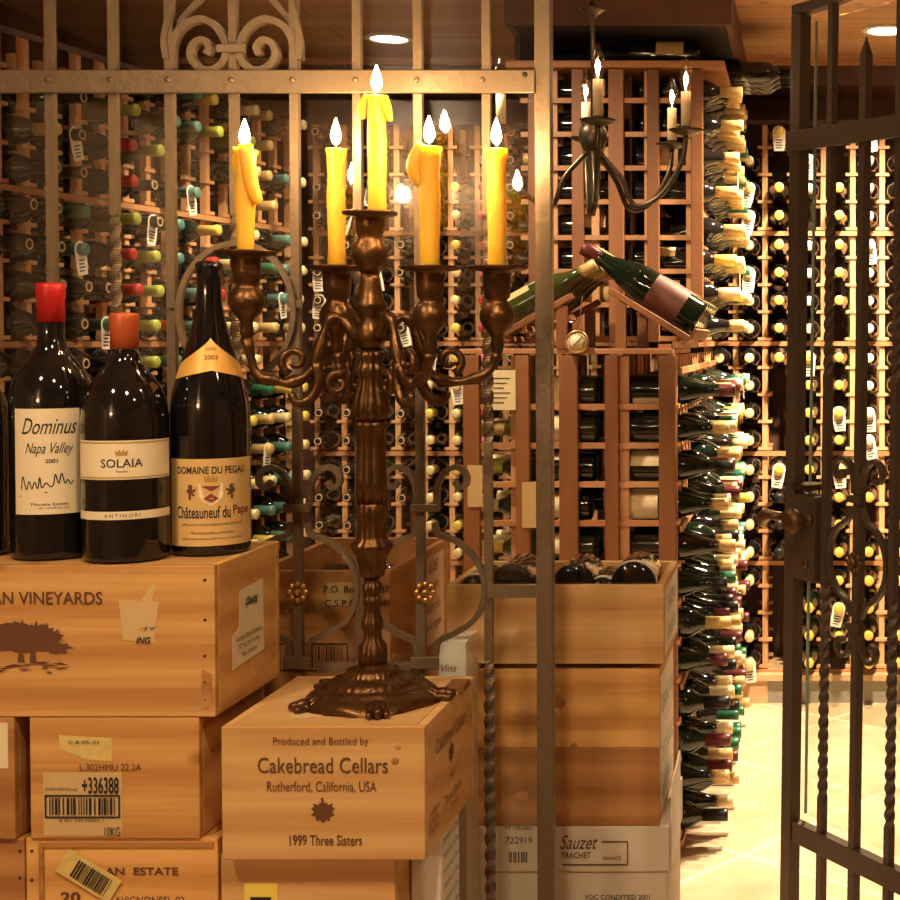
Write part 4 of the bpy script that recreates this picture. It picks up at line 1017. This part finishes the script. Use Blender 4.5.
card(sc, 'leaf_emblem', (xc1, CYF + .14, zc0 + .105), 1, 1, M['ink_brown'], U, V, poly=[(x * kc * .9, y * kc * .9) for x, y in reversed(leaf)])
for i in range(3): write(sc, ('CONTENTS', '6-750 ML', '13% BY VOL')[i], (xc1, CYF + .045, zc0 + .052 - i * .012), .045, .008, M['ink_brown'], U, V)
card(c_['lid'], 'tape', (Cp(283, 0)[0], CYF + .07, zc1), .045, .055, M['paper_tan'], (1, .25, 0), (-.25, 1, 0), off=.0008, label='strip of pale tape')
st = tag(obj('wood_strip', MB().box(Cp(437, 0)[0] - .040, Cp(437, 0)[0] - .014, 2.045, 2.085, zc1 + .0004, zc1 + .010), M['redwood']), 'small reddish wood block lying at the back of the candelabra crate', 'wood block')
# G: crate below it, and a printed carton behind that
GYF = 1.885
def Gp(px, py): q = P(px, py, GYF); return (q.x, GYF, q.z)
g_ = crate('pale wooden wine crate with a yellow sticker, under the candelabra crate', Gp(221, 880)[0], Gp(395, 880)[0], GYF, GYF + .25, .41, zc0 - .0003, 'pine_pale')
kg = GYF / F
card(g_['front'], 'yellow_sticker', Gp(261, 893), 33 * kg, 20 * kg, M['paper_yellow'], label='yellow sticker')
q = Gp(261, 899); obj('print', MB().box(q[0] - .014, q[0] + .014, GYF - .0016, GYF - .0010, q[2] - .003, q[2] + .003), M['ink'], g_['front'])
for i, s_ in enumerate(('Produced', 'Cellars', 'CA USA')): write(g_['right'], s_, (Gp(395, 880)[0], GYF + .10 + .02 * i, zc0 - .022 - .018 * i), .09, .014, M['ink_brown'], U, V)
wx0, wx1 = Gp(396.5, 880)[0], xc1 - .004
t = crate('white printed carton squeezed behind the pile below the candelabra crate', wx0, wx1, 1.955, 2.062, .30, zc0 - .0003, 'card_white', True, None, .006, 1, 'carton', 'carton')
for i in range(11):
    write(t['right'], 'Imported wine 12 x 750 ml', (wx1, 2.01, zc0 - .014 - i * .022), .085, .012, M['ink'], U, V)
# crates the visible ones stand on, down to the floor
for x0, x1, y0, z1, lab in ((-1.46, Dp(24.5, 0)[0], DY, .4295, 'plain wooden crate on the floor in the corner of the pile'), (xd0, xd1, DY, .4295, 'plain wooden crate on the floor under the moulded-frame crate'), (Gp(221, 0)[0], Gp(395, 0)[0], GYF, .4095, 'plain wooden crate on the floor under the candelabra crates')):
    crate(lab, x0, x1, y0, y0 + .24, z1 / 2, z1, 'pine'); crate(lab.replace('on the floor', 'lowest on the floor'), x0, x1, y0, y0 + .24, .0, z1 / 2 - .0004, 'pine')
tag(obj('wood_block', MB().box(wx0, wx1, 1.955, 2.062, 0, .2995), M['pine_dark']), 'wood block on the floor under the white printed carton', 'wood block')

# ================================================================== big bottles on the long crate
def cyl_geo(geo, c, r, yaw):
    """wrap flat geometry (x along the arc, y up) on a vertical cylinder, facing the camera side"""
    out = []
    for x, y in geo[0]:
        t = x / r + yaw; out.append((c[0] + r * math.sin(t), c[1] - r * math.cos(t), c[2] + y))
    return out, geo[1]
def wrap_patch(w, h, n=20, m=1, prof_=None):
    vs = []; fs = []
    for j in range(m + 1):
        for i in range(n + 1):
            x = -w / 2 + w * i / n; lo, hi = (-h / 2, h / 2) if not prof_ else prof_(x / w)
            vs.append((x, lo + (hi - lo) * j / m))
    for j in range(m):
        for i in range(n): fs.append((j * (n + 1) + i, j * (n + 1) + i + 1, (j + 1) * (n + 1) + i + 1, (j + 1) * (n + 1) + i))
    return vs, fs
def subdiv(geo, step):
    """split long letter edges so they bend with the glass"""
    return geo
def big_bottle(label, px, Y, rpx, prof_px, capsule, capm, glass='glass_black'):
    s_ = Y / F; c = P(px, 500, Y); x = c.x; z0 = ztA + .0004
    kx = s_ / 1.09
    t = thing('wine_bottle', (x, Y, z0), label, 'bottle', 'large bottles on the crate')
    Z = lambda py: max(z0, P(px, py, Y).z)
    pr = [(r * kx, Z(y)) for r, y in prof_px]; pr[0] = (pr[0][0], z0 + .004); pr[1] = (pr[1][0], z0); pr[2] = (pr[2][0], z0 + .004)
    obj('glass', MB().lathe(pr, (x, Y, 0), 40), M[glass], t)
    if capsule: obj('foil_capsule', MB().lathe([(r * kx, Z(y)) for r, y in capsule], (x, Y, 0), 28), M[capm], t, label=capm.split('_')[1] + ' capsule')
    yaw = math.atan2(-x, Y) * -1
    return t, (x, Y), kx, Z, yaw
def on_glass(t, name, geo, c, z, r, yaw, m, label=None):
    vs, fs = cyl_geo(geo, (c[0], c[1], z), r, yaw); return obj(name, MB().add(vs, fs, True), m, t, label=label)
def fit(s, w, h, **kw): return text_geo(s, w, h, **kw)
FL = .44                                            # labels turned towards the lens
# bottle 1
t, c, kx, Z, _ = big_bottle('tall magnum with red capsule and cream script label, left on the crate', 53, 1.99, 42,
    [(30, 553), (36, 553), (41.5, 552), (41.5, 548), (42, 405), (40, 388), (34, 372), (22, 358), (14.5, 345), (13, 330), (12.5, 300), (13.5, 298), (13.5, 286), (11, 284)],
    [(13.6, 322), (14.2, 322), (13.8, 300), (14.8, 297), (14.8, 286), (13.5, 283), (3, 282.6)], 'foil_red')
r = 42 * kx; r1 = r + .0006
LY = FL - .10
lbl = on_glass(t, 'front_label', wrap_patch(66 * kx * 1.05, Z(407) - Z(510)), c, (Z(407) + Z(510)) / 2, r1, LY, M['paper'], 'cream paper label')
def L1(s, px, py, w, h, **kw):
    m = kw.pop('m', M['ink']); on_glass(lbl, 'lettering', text_geo(s, w * kx, h * kx, **kw), c, Z(py), r1 + .0005, LY + (px - 47) * kx * 1.05 / r, m)
L1('Dominus', 50, 424, 56, 17, shear=.45); L1('Napa Valley', 50, 447, 48, 15, shear=.45); L1('2001', 52, 458, 12, 4, bold=.02); L1('Moueix Estate', 50, 500, 36, 3); L1('alc. 14.1% by vol.', 54, 504, 30, 2.5)
sg = catmull([(-26, -4, 0), (-24, 10, 0), (-20, -4, 0), (-17, 5, 0), (-14, -3, 0), (-11, 4, 0), (-8, -3, 0), (-6, 9, 0), (-4, -2, 0), (0, 3, 0), (4, -1, 0), (7, 1, 0), (9, 12, 0), (12, 2, 0), (15, 13, 0), (18, 2, 0), (21, 6, 0), (24, 1, 0), (27, 5, 0)], 5)
def ribbon(pts, w_):
    vs = []; fs = []
    for i, p in enumerate(pts):
        d = (pts[min(i + 1, len(pts) - 1)] - pts[max(i - 1, 0)]).normalized(); vs += [(p.x - d.y * w_, p.y + d.x * w_), (p.x + d.y * w_, p.y - d.x * w_)]
        if i: fs.append((2 * i - 2, 2 * i - 1, 2 * i + 1, 2 * i))
    return vs, fs
gv, gf = ribbon(sg, .55); on_glass(lbl, 'signature', ([((x) * kx, (y) * kx) for x, y in gv], gf), c, Z(482), r1 + .0005, LY, M['ink'])
gv, gf = ribbon([Vector((-28, -9, 0)), Vector((0, -5, 0)), Vector((29, -1, 0))], .45); on_glass(lbl, 'signature', ([(x * kx, y * kx) for x, y in gv], gf), c, Z(484), r1 + .0005, LY, M['ink'])
# bottle 2
t, c, kx, Z, _ = big_bottle('squat bottle with rust-red capsule and narrow cream label, in the middle on the crate', 126, 1.965, 44,
    [(30, 560), (38, 560), (43, 558), (44, 552), (44, 418), (42, 402), (36, 386), (25, 372), (16.5, 362), (14, 352), (12.5, 335), (13.5, 330), (13.5, 316), (11, 314)],
    [(13.8, 349), (14.6, 349), (14.2, 332), (15.2, 328), (15.2, 316), (14, 313), (3, 312.6)], 'foil_orange')
FL = .41; r = 44 * kx; r1 = r + .0006
lbl = on_glass(t, 'front_label', wrap_patch(r * 2.75, Z(438) - Z(476)), c, (Z(438) + Z(476)) / 2, r1, FL, M['paper'], 'cream label')
for py in (440, 474): on_glass(lbl, 'gold_line', wrap_patch(r * 2.72, .0016), c, Z(py), r1 + .0005, FL, M['gold_print'])
on_glass(lbl, 'lettering', text_geo('SOLAIA', 42 * kx, 9 * kx, bold=.005), c, Z(460), r1 + .0005, FL - .05, M['ink'])
on_glass(lbl, 'lettering', text_geo('Toscana', 12 * kx, 2.2 * kx), c, Z(468), r1 + .0005, FL - .05, M['ink'])
crown = [(-6, -4), (6, -4), (7, 3), (4, 0), (2.5, 4), (0, 0), (-2.5, 4), (-4, 0), (-7, 3)]
on_glass(lbl, 'crown_emblem', ([(x * kx * .9, y * kx * .9) for x, y in crown], [tuple(range(len(crown)))]), c, Z(449.5), r1 + .0005, FL - .05, M['gold_print'])
lb2 = on_glass(t, 'lower_label', wrap_patch(r * 2.75, Z(507) - Z(515)), c, (Z(507) + Z(515)) / 2, r1, FL, M['paper'], 'narrow cream strip')
on_glass(lb2, 'lettering', text_geo('ANTINORI', 36 * kx, 3.5 * kx, space=1.5), c, Z(511), r1 + .0005, FL - .05, M['ink'])
# bottle 3
t, c, kx, Z, _ = big_bottle('slope-shouldered dark bottle with gold neck label and crest label, right on the crate', 211, 2.03, 41,
    [(30, 552), (36, 552), (40, 551), (41, 546), (41, 412), (39, 396), (34, 376), (28, 358), (22, 340), (17, 322), (13.5, 305), (12.5, 285), (12.5, 272), (14, 271), (14, 264), (11, 261.5)], None, None)
FL = .44; r = 41 * kx; r1 = r + .0006
lbl = on_glass(t, 'front_label', wrap_patch(r * 2.55, Z(456) - Z(541)), c, (Z(456) + Z(541)) / 2, r1, FL, M['aged_label'], 'aged yellow label')
def L3(s, px, py, w, h, m='ink', **kw): on_glass(lbl, 'lettering', text_geo(s, w * kx, h * kx, **kw), c, Z(py), r1 + .0005, FL + (px - 213) * kx * 1.05 / r, M[m])
L3('DOMAINE DU PEGAU', 212, 467, 76, 8, bold=.015); L3('Châteauneuf du', 203, 508, 58, 13, bold=.012); L3('Pape', 243, 508, 22, 13, 'ink_red', bold=.02)
L3('APPELLATION CHATEAUNEUF-DU-PAPE CONTROLEE', 213, 520, 66, 2.4); L3('Mis en bouteille au Domaine', 213, 528, 44, 2.6); L3('FERAUD Propriétaires Châteauneuf-du-Pape France', 213, 534, 66, 2.4)
shield = [(-12, 10), (12, 10), (12, -4), (7, -10), (0, -14), (-7, -10), (-12, -4)]
on_glass(lbl, 'crest', ([(x * kx, y * kx) for x, y in reversed(shield)], [tuple(range(7))]), c, Z(489), r1 + .0004, FL - .04, M['paper'])
on_glass(lbl, 'crest', ([(x * kx * .8, y * kx * .8) for x, y in [(-12, 9), (0, 2), (0, 9)]] + [(x * kx * .8, y * kx * .8) for x, y in [(0, 9), (0, 2), (12, 9)]] + [(x * kx * .8, y * kx * .8) for x, y in [(0, -1), (10, -8), (0, -12), (-10, -8)]], [(0, 1, 2), (3, 4, 5), (9, 8, 7, 6)]), c, Z(489), r1 + .0008, FL - .04, M['ink_red'])
on_glass(lbl, 'crest', ([(x * kx, y * kx) for x, y in crown], [tuple(range(len(crown)))]), c, Z(475), r1 + .0006, FL - .04, M['gold_print'])
for sg in (-1, 1):
    lion = [(0, -9), (3, -9), (3, -2), (6, 0), (5, 3), (3, 4), (4, 8), (0, 9), (-2, 6), (-1, 2), (-6, 4), (-6, 2), (-2, -1), (-5, -4), (-3, -5), (0, -3)]
    pts = [(sg * x * kx * .9, y * kx * .9) for x, y in lion]
    on_glass(lbl, 'crest', (pts if sg > 0 else pts[::-1], [tuple(range(len(lion)))]), c, Z(488), r1 + .0006, FL - .04 + sg * 20 * kx / r, M['ink_brown'])
# gold collar label on the sloping neck
def neck_r(z):
    pts = [(41, 412), (39, 396), (34, 376), (28, 358), (22, 340), (17, 322), (13.5, 305)]
    for (ra_, ya), (rb_, yb) in zip(pts, pts[1:]):
        za, zb = Z(ya), Z(yb)
        if za <= z <= zb: return (ra_ + (rb_ - ra_) * (z - za) / (zb - za)) * kx
    return 41 * kx
vs = []; fs = []; N = 24
for j in range(7):
    for i in range(N + 1):
        th_ = -1.35 + 2.7 * i / N; f = abs(th_) / 1.35
        lo = Z(370 + 9 * f); hi = Z(338 + 26 * f ** .8); z = lo + (hi - lo) * j / 6; rr = neck_r(z) + .0009
        vs.append((c[0] + rr * math.sin(th_ + FL), c[1] - rr * math.cos(th_ + FL), z))
for j in range(6):
    for i in range(N): fs.append((j * (N + 1) + i, j * (N + 1) + i + 1, (j + 1) * (N + 1) + i + 1, (j + 1) * (N + 1) + i))
nl = obj('neck_label', MB().add(vs, fs, True), M['foil_gold'], t, label='gold collar label')
def on_neck(geo, zc_, m, nm):
    out = []
    for x, y in geo[0]:
        z = zc_ + y; rr = neck_r(z) + .0016; th_ = x / rr + FL; out.append((c[0] + rr * math.sin(th_), c[1] - rr * math.cos(th_), z))
    obj(nm, MB().add(out, geo[1]), M[m], nl)
on_neck(text_geo('2003', 14 * kx, 5 * kx, bold=.01), Z(357), 'ink_red', 'lettering')
on_neck(([(x * kx * .9, y * kx * .7) for x, y in crown], [tuple(range(len(crown)))]), Z(348), 'gold_print', 'crown_emblem')
# bottle 4, cut by the picture edge
t, c, kx, Z, _ = big_bottle('dark bottle at the left picture edge, only its shoulder showing', -33, 2.0, 42,
    [(30, 553), (36, 553), (41.5, 552), (41.5, 548), (42, 425), (40, 405), (34, 390), (22, 375), (14.5, 362), (13, 350), (12.5, 310), (13.5, 308), (13.5, 296), (11, 294)],
    [(13.6, 332), (14.2, 332), (13.8, 310), (14.8, 307), (14.8, 296), (13.5, 293), (3, 292.6)], 'foil_red')

# ================================================================== crates behind the glass
# open crate with the P.O. label
PY = 2.30
def Pp(px, py): q = P(px, py, PY); return (q.x, PY, q.z)
kp = PY / F
px1 = Pp(390, 600)[0]; px0 = Pp(250, 600)[0]
pz0, pz1 = .70, Pp(330, 571)[2]
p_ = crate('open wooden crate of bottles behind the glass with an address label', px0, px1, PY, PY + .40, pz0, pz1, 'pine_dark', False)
lb = card(p_['front'], 'address_label', Pp(352, 594), 50 * kp, 24 * kp, M['paper_tan'], label='tan address label'); 
for s_, px, py, w_, h_ in (('P.O. Box', 342, 589, 36, 7), ('87', 385, 589, 9, 7), ('C.S.P.G.', 342, 603, 34, 7), ('1040', 383, 603, 16, 7)):
    write(p_['front'], s_, Pp(px, py), w_ * kp, h_ * kp, M['ink'], bold=.012, off=.002)
barcode(p_['front'], Pp(314, 657), 60 * kp, 22 * kp, M['ink'], n=24, off=.0016, frame=1.6 * kp)
write(p_['front'], 'CAP 740', Pp(296, 611), 26 * kp, 8 * kp, M['ink_brown'])
lb = card(p_['right'], 'paper_label', (px1, PY + .27, pz1 - .095), .15, .16, M['paper'], U, V, label='pale label with red writing')
for i, s_ in enumerate(('US', 'Fragile', 'Vin fin', 'de Bourgogne')): write(lb, s_, (px1, PY + .27, pz1 - .035 - i * .036), .06 + .015 * i, .02, M['ink_red'], U, V, shear=.3, off=.002)
for k in range(4):
    bottle((px0 + .018, PY + .062 + k * .088, pz1 - .0870 + .0372 * .63), (1, 0, 0), 'black', 'glass_black', 'bordeaux', '%s from the front of the dark bottles lying in the open address-label crate' % ORD[k + 1], 'bottles in the address-label crate', .63, None)
sp = tag(obj('packing_board', MB().box(px0 + .016, px1 - .016, PY + .016, PY + .384, pz1 - .105, pz1 - .0875), M['pine_dark']), 'board inside the address-label crate beneath its dark bottles', 'board')
# support under that crate: a second wooden crate on the floor
u_ = crate('wooden crate under the address-label crate, mostly hidden by the front pile', px0, px1, PY, PY + .40, .35, pz0 - .0005, 'pine')
u2 = crate('wooden crate on the floor beneath the address-label pile', px0, px1, PY, PY + .40, .0, .3495, 'pine')
w0 = Pp(436, 660)[0] - .01
t = crate('small white carton with a red stamp beside the address-label crate', w0 + .01, w0 + .056, 2.315, 2.47, .70, P(450, 641, 2.315).z, 'card_white', True, None, .005, 1, 'carton', 'carton')
write(t['front'], 'Vins', P(449, 668, 2.315), .026, .012, M['ink_red'], shear=.3)
u3 = crate('plain cardboard carton on the floor under the small white carton', w0 + .01, w0 + .056, 2.315, 2.47, 0, .6995, 'card', True, None, .005, 1, 'carton', 'carton')

# tall stack right of the post
QY = 2.40
def Qp(px, py): q = P(px, py, QY); return (q.x, QY, q.z)
kq = QY / F
qx0, qx1 = Qp(447, 700)[0], Qp(664, 700)[0]
def z_(py): return Qp(560, py)[2]
o_ = crate('open wooden crate on top of the stack, bottles lying in it', qx0, qx1, QY, QY + .27, z_(664), z_(585), 'pine_pale', False)
card(o_['right'], 'printed_label', (qx1, QY + .135, z_(624.5)), .235, .115, M['card_white'], U, V, label='white printed side label')
write(o_['right'], 'CHATEAU', (qx1, QY + .13, z_(610)), .15, .03, M['cap_green'], U, V, off=.002); write(o_['right'], 'GRAND VIN', (qx1, QY + .13, z_(640)), .15, .025, M['cap_green'], U, V, off=.002)
obj('inner_board', MB().box(qx0 + .016, qx1 - .016, QY + .016, QY + .252, z_(585) - .056, z_(585) - .0445), M['pine_dark'], o_['t'])
zb = z_(585) - .044
def lying(px, lab, r, band):
    x = P(px, 580, QY + .1).x; z = zb + r
    L = .225
    t = thing('wine_bottle', (x, QY + .02, zb), lab, 'bottle', 'bottles in the open stack crate')
    pr = [(r * .75, 0), (r * .95, .002), (r, .008), (r, L * .6), (r * .8, L * .7), (r * .42, L * .78), (r * .38, L * .97), (r * .3, L)]
    obj('glass', MB().lathe(pr, (x, QY + .02, z), 26, axis=(0, 1, 0)), M['glass_black'], t)
    if band is None: return
    b = MB().lathe([(r + .0007, .012), (r + .0009, .0125), (r + .0009, .032), (r + .0007, .0325)], (x, QY + .02, z), 30, axis=(0, 1, 0)); b.f = b.f[:-2]; b.sm = b.sm[:-2]
    obj('paper_band', b, M['card_white' if band else 'paper_tan'], t, label='white band' if band else 'tan band')
lying(484, 'small bottle with white band at the left end of the open stack crate', .028, True)
lying(520, 'plain black bottle second from the left in the open stack crate', .038, None)
lying(580, 'plain black bottle in the middle of the open stack crate', .038, None)
lying(608, 'small bottle with white band left of the biggest in the open stack crate', .026, True)
lying(638, 'biggest bottle lying in the open stack crate, white band, by its right wall', .0395, True)
m_ = crate('two-plank wooden crate in the middle of the stack right of the gate post', qx0, qx1 - .008, QY, QY + .27, z_(826), z_(669.5), 'pine', True, None, .013, 2)
card(m_['right'], 'printed_label', (qx1 - .008, QY + .135, (z_(826) + z_(669.5)) / 2), .235, .235, M['card_white'], U, V, label='white printed side label')
for s_, zz in (('GRAND VIN', z_(710)), ('DE BOURGOGNE', z_(760)), ('PRODUCE OF FRANCE', z_(800))): write(m_['right'], s_, (qx1 - .008, QY + .13, zz), .2, .03, M['cap_green'], U, V, off=.002)
for px, py, rr in ((560, 703, .010), (574, 746, .006), (522, 797, .011)):
    q = Qp(px, py); obj('knot', MB().lathe([(rr, 0), (rr * .9, .0004)], q, 12, axis=(0, -1, 0)), M['pine_dark'], m_['front'])
# carton with a shallow lid
zl = z_(826) - .0005
t = thing('carton', ((qx0 + qx1) / 2, QY + .13, .02), 'cream cardboard wine carton with lettering at the bottom of the stack', 'carton')
obj('body', MB().box(qx0 + .004, qx1 + .004, QY + .004, QY + .276, .02, z_(872.5)), M['card'], t, .002)
ld = obj('lid', MB().box(qx0, qx1 + .008, QY, QY + .28, z_(872), zl), M['card'], t, .002)
def QW(s, px, py, w_, h_, m='ink_brown', **kw): write(ld, s, Qp(px, py), w_ * kq, h_ * kq, M[m], **kw)
QW('Sauzet', 579, 842, 38, 14, shear=.4); QW('TRACHET', 576, 855, 30, 6, bold=.01); QW('FRANCE', 612, 858, 18, 3.5); QW('722919', 519, 840, 27, 7, 'ink'); QW('PT1750801', 519, 828, 28, 4, 'ink')
barcode(ld, Qp(519, 857), 20 * kq, 11 * kq, M['ink'], n=9)
mb = MB()
for x0, x1, y0, y1 in ((602, 628, 841, 842.2), (627, 628.2, 842, 864), (563, 628, 864, 865.2)):
    a_, b2 = Qp(x0, y1), Qp(x1, y0); mb.box(a_[0], b2[0], QY - .0012, QY - .0006, a_[2], b2[2])
obj('print_frame', mb, M['ink_brown'], ld)
write(t, 'VOC CONDITIED 2001', (Qp(617, 898)[0], QY + .004, z_(898)), 66 * kq, 5 * kq, M['ink'])
obj('flap', MB().add([(qx1 + .0085, QY + .02, z_(872)), (qx1 + .0085, QY + .2, z_(872)), (qx1 + .0085, QY + .2, z_(784)), (qx1 + .0085, QY + .04, z_(790)), (qx1 + .011, QY + .02, z_(872)), (qx1 + .011, QY + .2, z_(872)), (qx1 + .011, QY + .2, z_(784)), (qx1 + .011, QY + .04, z_(790))],
    [(0, 1, 2, 3), (7, 6, 5, 4), (0, 4, 5, 1), (1, 5, 6, 2), (2, 6, 7, 3), (3, 7, 4, 0)]), M['card_white'], t, label='white raised flap')
tag(obj('pallet', MB().box(qx0, qx1, QY + .01, QY + .27, 0, .0195), M['pine_dark']), 'flat wooden pallet board under the cream carton', 'pallet')

# ================================================================== chandelier behind the doorway
HYc = 3.24
def Hp(px, py, Y=HYc): return P(px, py, Y)
hc = Hp(593, 130)
ch = thing('chandelier', (hc.x, HYc, Hp(593, 215).z), 'iron chandelier with candle bulbs hanging in front of the tall rack', 'chandelier')
kh = HYc / F
def hl(rows, n=20): return MB().lathe([(r * kh, Hp(593, y).z) for r, y in rows], (hc.x, HYc, 0), n)
obj('rod', MB().lathe([(2.2 * kh, Hp(593, 118).z), (2.2 * kh, CEIL - .001)], (hc.x, HYc, 0), 10), M['pewter'], ch)
obj('coupling', hl([(3, 18), (7, 14), (12, 11), (13, 9), (4, 6), (3, 2)]), M['pewter'], ch)
obj('canopy', MB().lathe([(.012, CEIL - .035), (.05, CEIL - .022), (.06, CEIL - .008), (.06, CEIL - .001)], (hc.x, HYc, 0), 24), M['pewter'], ch)
obj('body', hl([(2, 216), (4, 205), (6, 190), (4, 178), (7, 165), (5, 156), (11, 148), (14, 140), (14, 130), (11, 126), (13, 122), (9, 119), (3, 117)]), M['pewter'], ch)
HB = [(686, 130, 3.20, True), (672, 144, 3.42, True), (598, 120, 3.02, True), (586, 138, 3.46, True), (501, 128, 3.18, False)]
for px, py, Y, on in HB:
    c0 = Vector((hc.x, HYc, Hp(593, 152).z)); e = P(px, py, Y); v = Vector((e.x - hc.x, e.y - HYc, 0)); L = v.length; v.normalize()
    zl_ = Hp(593, 206).z if L > .12 else Hp(593, 185).z
    pts = [c0 + v * .014, Vector((hc.x, HYc, (c0.z + zl_) / 2)) + v * (.05 + L * .08), Vector((hc.x, HYc, zl_)) + v * L * .45, Vector((hc.x, HYc, zl_ + .02)) + v * L * .72, Vector((hc.x, HYc, (e.z + zl_) / 2 + .01)) + v * L * .95, e - Vector((0, 0, .012))]
    ar = obj('arm', MB().tube(catmull(pts, 6), .0062, 8), M['pewter'], ch)
    kk = Y / F
    obj('drip_pan', MB().lathe([(.005, e.z - .014), (.012, e.z - .012), (.03, e.z - .006), (.041, e.z), (.040, e.z + .001), (.012, e.z - .002), (.011, e.z + .008), (.006, e.z + .008)], (e.x, e.y, 0), 22), M['pewter'], ch)
    zs = e.z + .0085; hs = .078
    obj('candle_sleeve', MB().lathe([(.0112, zs), (.0112, zs + hs), (.006, zs + hs + .001)], (e.x, e.y, 0), 16), M['sleeve'], ch)
    zb_ = zs + hs + .001
    bl = [(.006, zb_), (.008, zb_ + .006), (.0150, zb_ + .024), (.0158, zb_ + .032), (.013, zb_ + .046), (.007, zb_ + .062), (.003, zb_ + .074), (.001, zb_ + .08)]
    bu = obj('bulb', MB().lathe(bl, (e.x, e.y, 0), 16), M['bulb_clear'], ch, label='clear flame bulb' if on else 'unlit clear flame bulb')
    if on: obj('filament', MB().lathe([(.001, zb_ + .014), (.004, zb_ + .02), (.0055, zb_ + .027), (.004, zb_ + .034), (.001, zb_ + .042)], (e.x, e.y, 0), 10), M['bulb'], bu, label='glowing filament')
# recessed ceiling lights; the last four are added fill fixtures out of view
CAN_AT = ['at the upper right behind the gate', 'over the doorway floor', 'above the back rack behind the candles', 'above the left wall rack', 'added out of view before the island rack as fill', 'added out of view over the big bottles as fill', 'added out of view over the candelabra as fill', 'added out of view over the open gate as fill']
for i, (x, y) in enumerate(CANS):
    t = thing('ceiling_light', (x, y, CEIL), 'round recessed ceiling light ' + CAN_AT[i], 'ceiling light')
    rg = MB().lathe([(.058, CEIL - .0005), (.078, CEIL - .0005), (.080, CEIL - .004), (.060, CEIL - .007), (.058, CEIL - .002)], (x, y, 0), 32); rg.f = rg.f[:-2]; rg.sm = rg.sm[:-2]
    obj('trim_ring', rg, M['card_white'], t)
    obj('diffuser', MB().lathe([(.0575, CEIL - .0018), (.0575, CEIL - .0005)], (x, y, 0), 28), M['lamp'], t)
# two-bulb wall lamp added out of view for frontal light; it shows as two glints in the glass
t = thing('added_wall_lamp', (-1.87, -2.655, 1.9), 'two-bulb wall lamp added unseen across the front room for glints and front light', 'wall lamp')
obj('back_plate', MB().lathe([(.05, 0), (.05, .008), (.02, .014)], (-1.87, -2.6595, 1.92), 24, axis=(0, 1, 0)), M['brass'], t)
for x in (-1.97, -1.755):
    obj('arm', MB().tube(catmull([(-1.87, -2.645, 1.92), (-1.87 + (x + 1.87) * .5, -2.60, 1.89), (x, -2.58, 1.93), (x, -2.58, 1.965)], 5), .006, 8), M['brass'], t)
    obj('cup', MB().lathe([(.008, 1.965), (.022, 1.972), (.024, 1.985), (.020, 1.986)], (x, -2.58, 0), 18), M['brass'], t)
    obj('bulb', MB().lathe([(.004, 1.9875), (.014, 1.995), (.022, 2.012), (.022, 2.024), (.014, 2.04), (.003, 2.047)], (x, -2.58, 0), 16), M['added_bulb'], t, label='glowing round bulb')
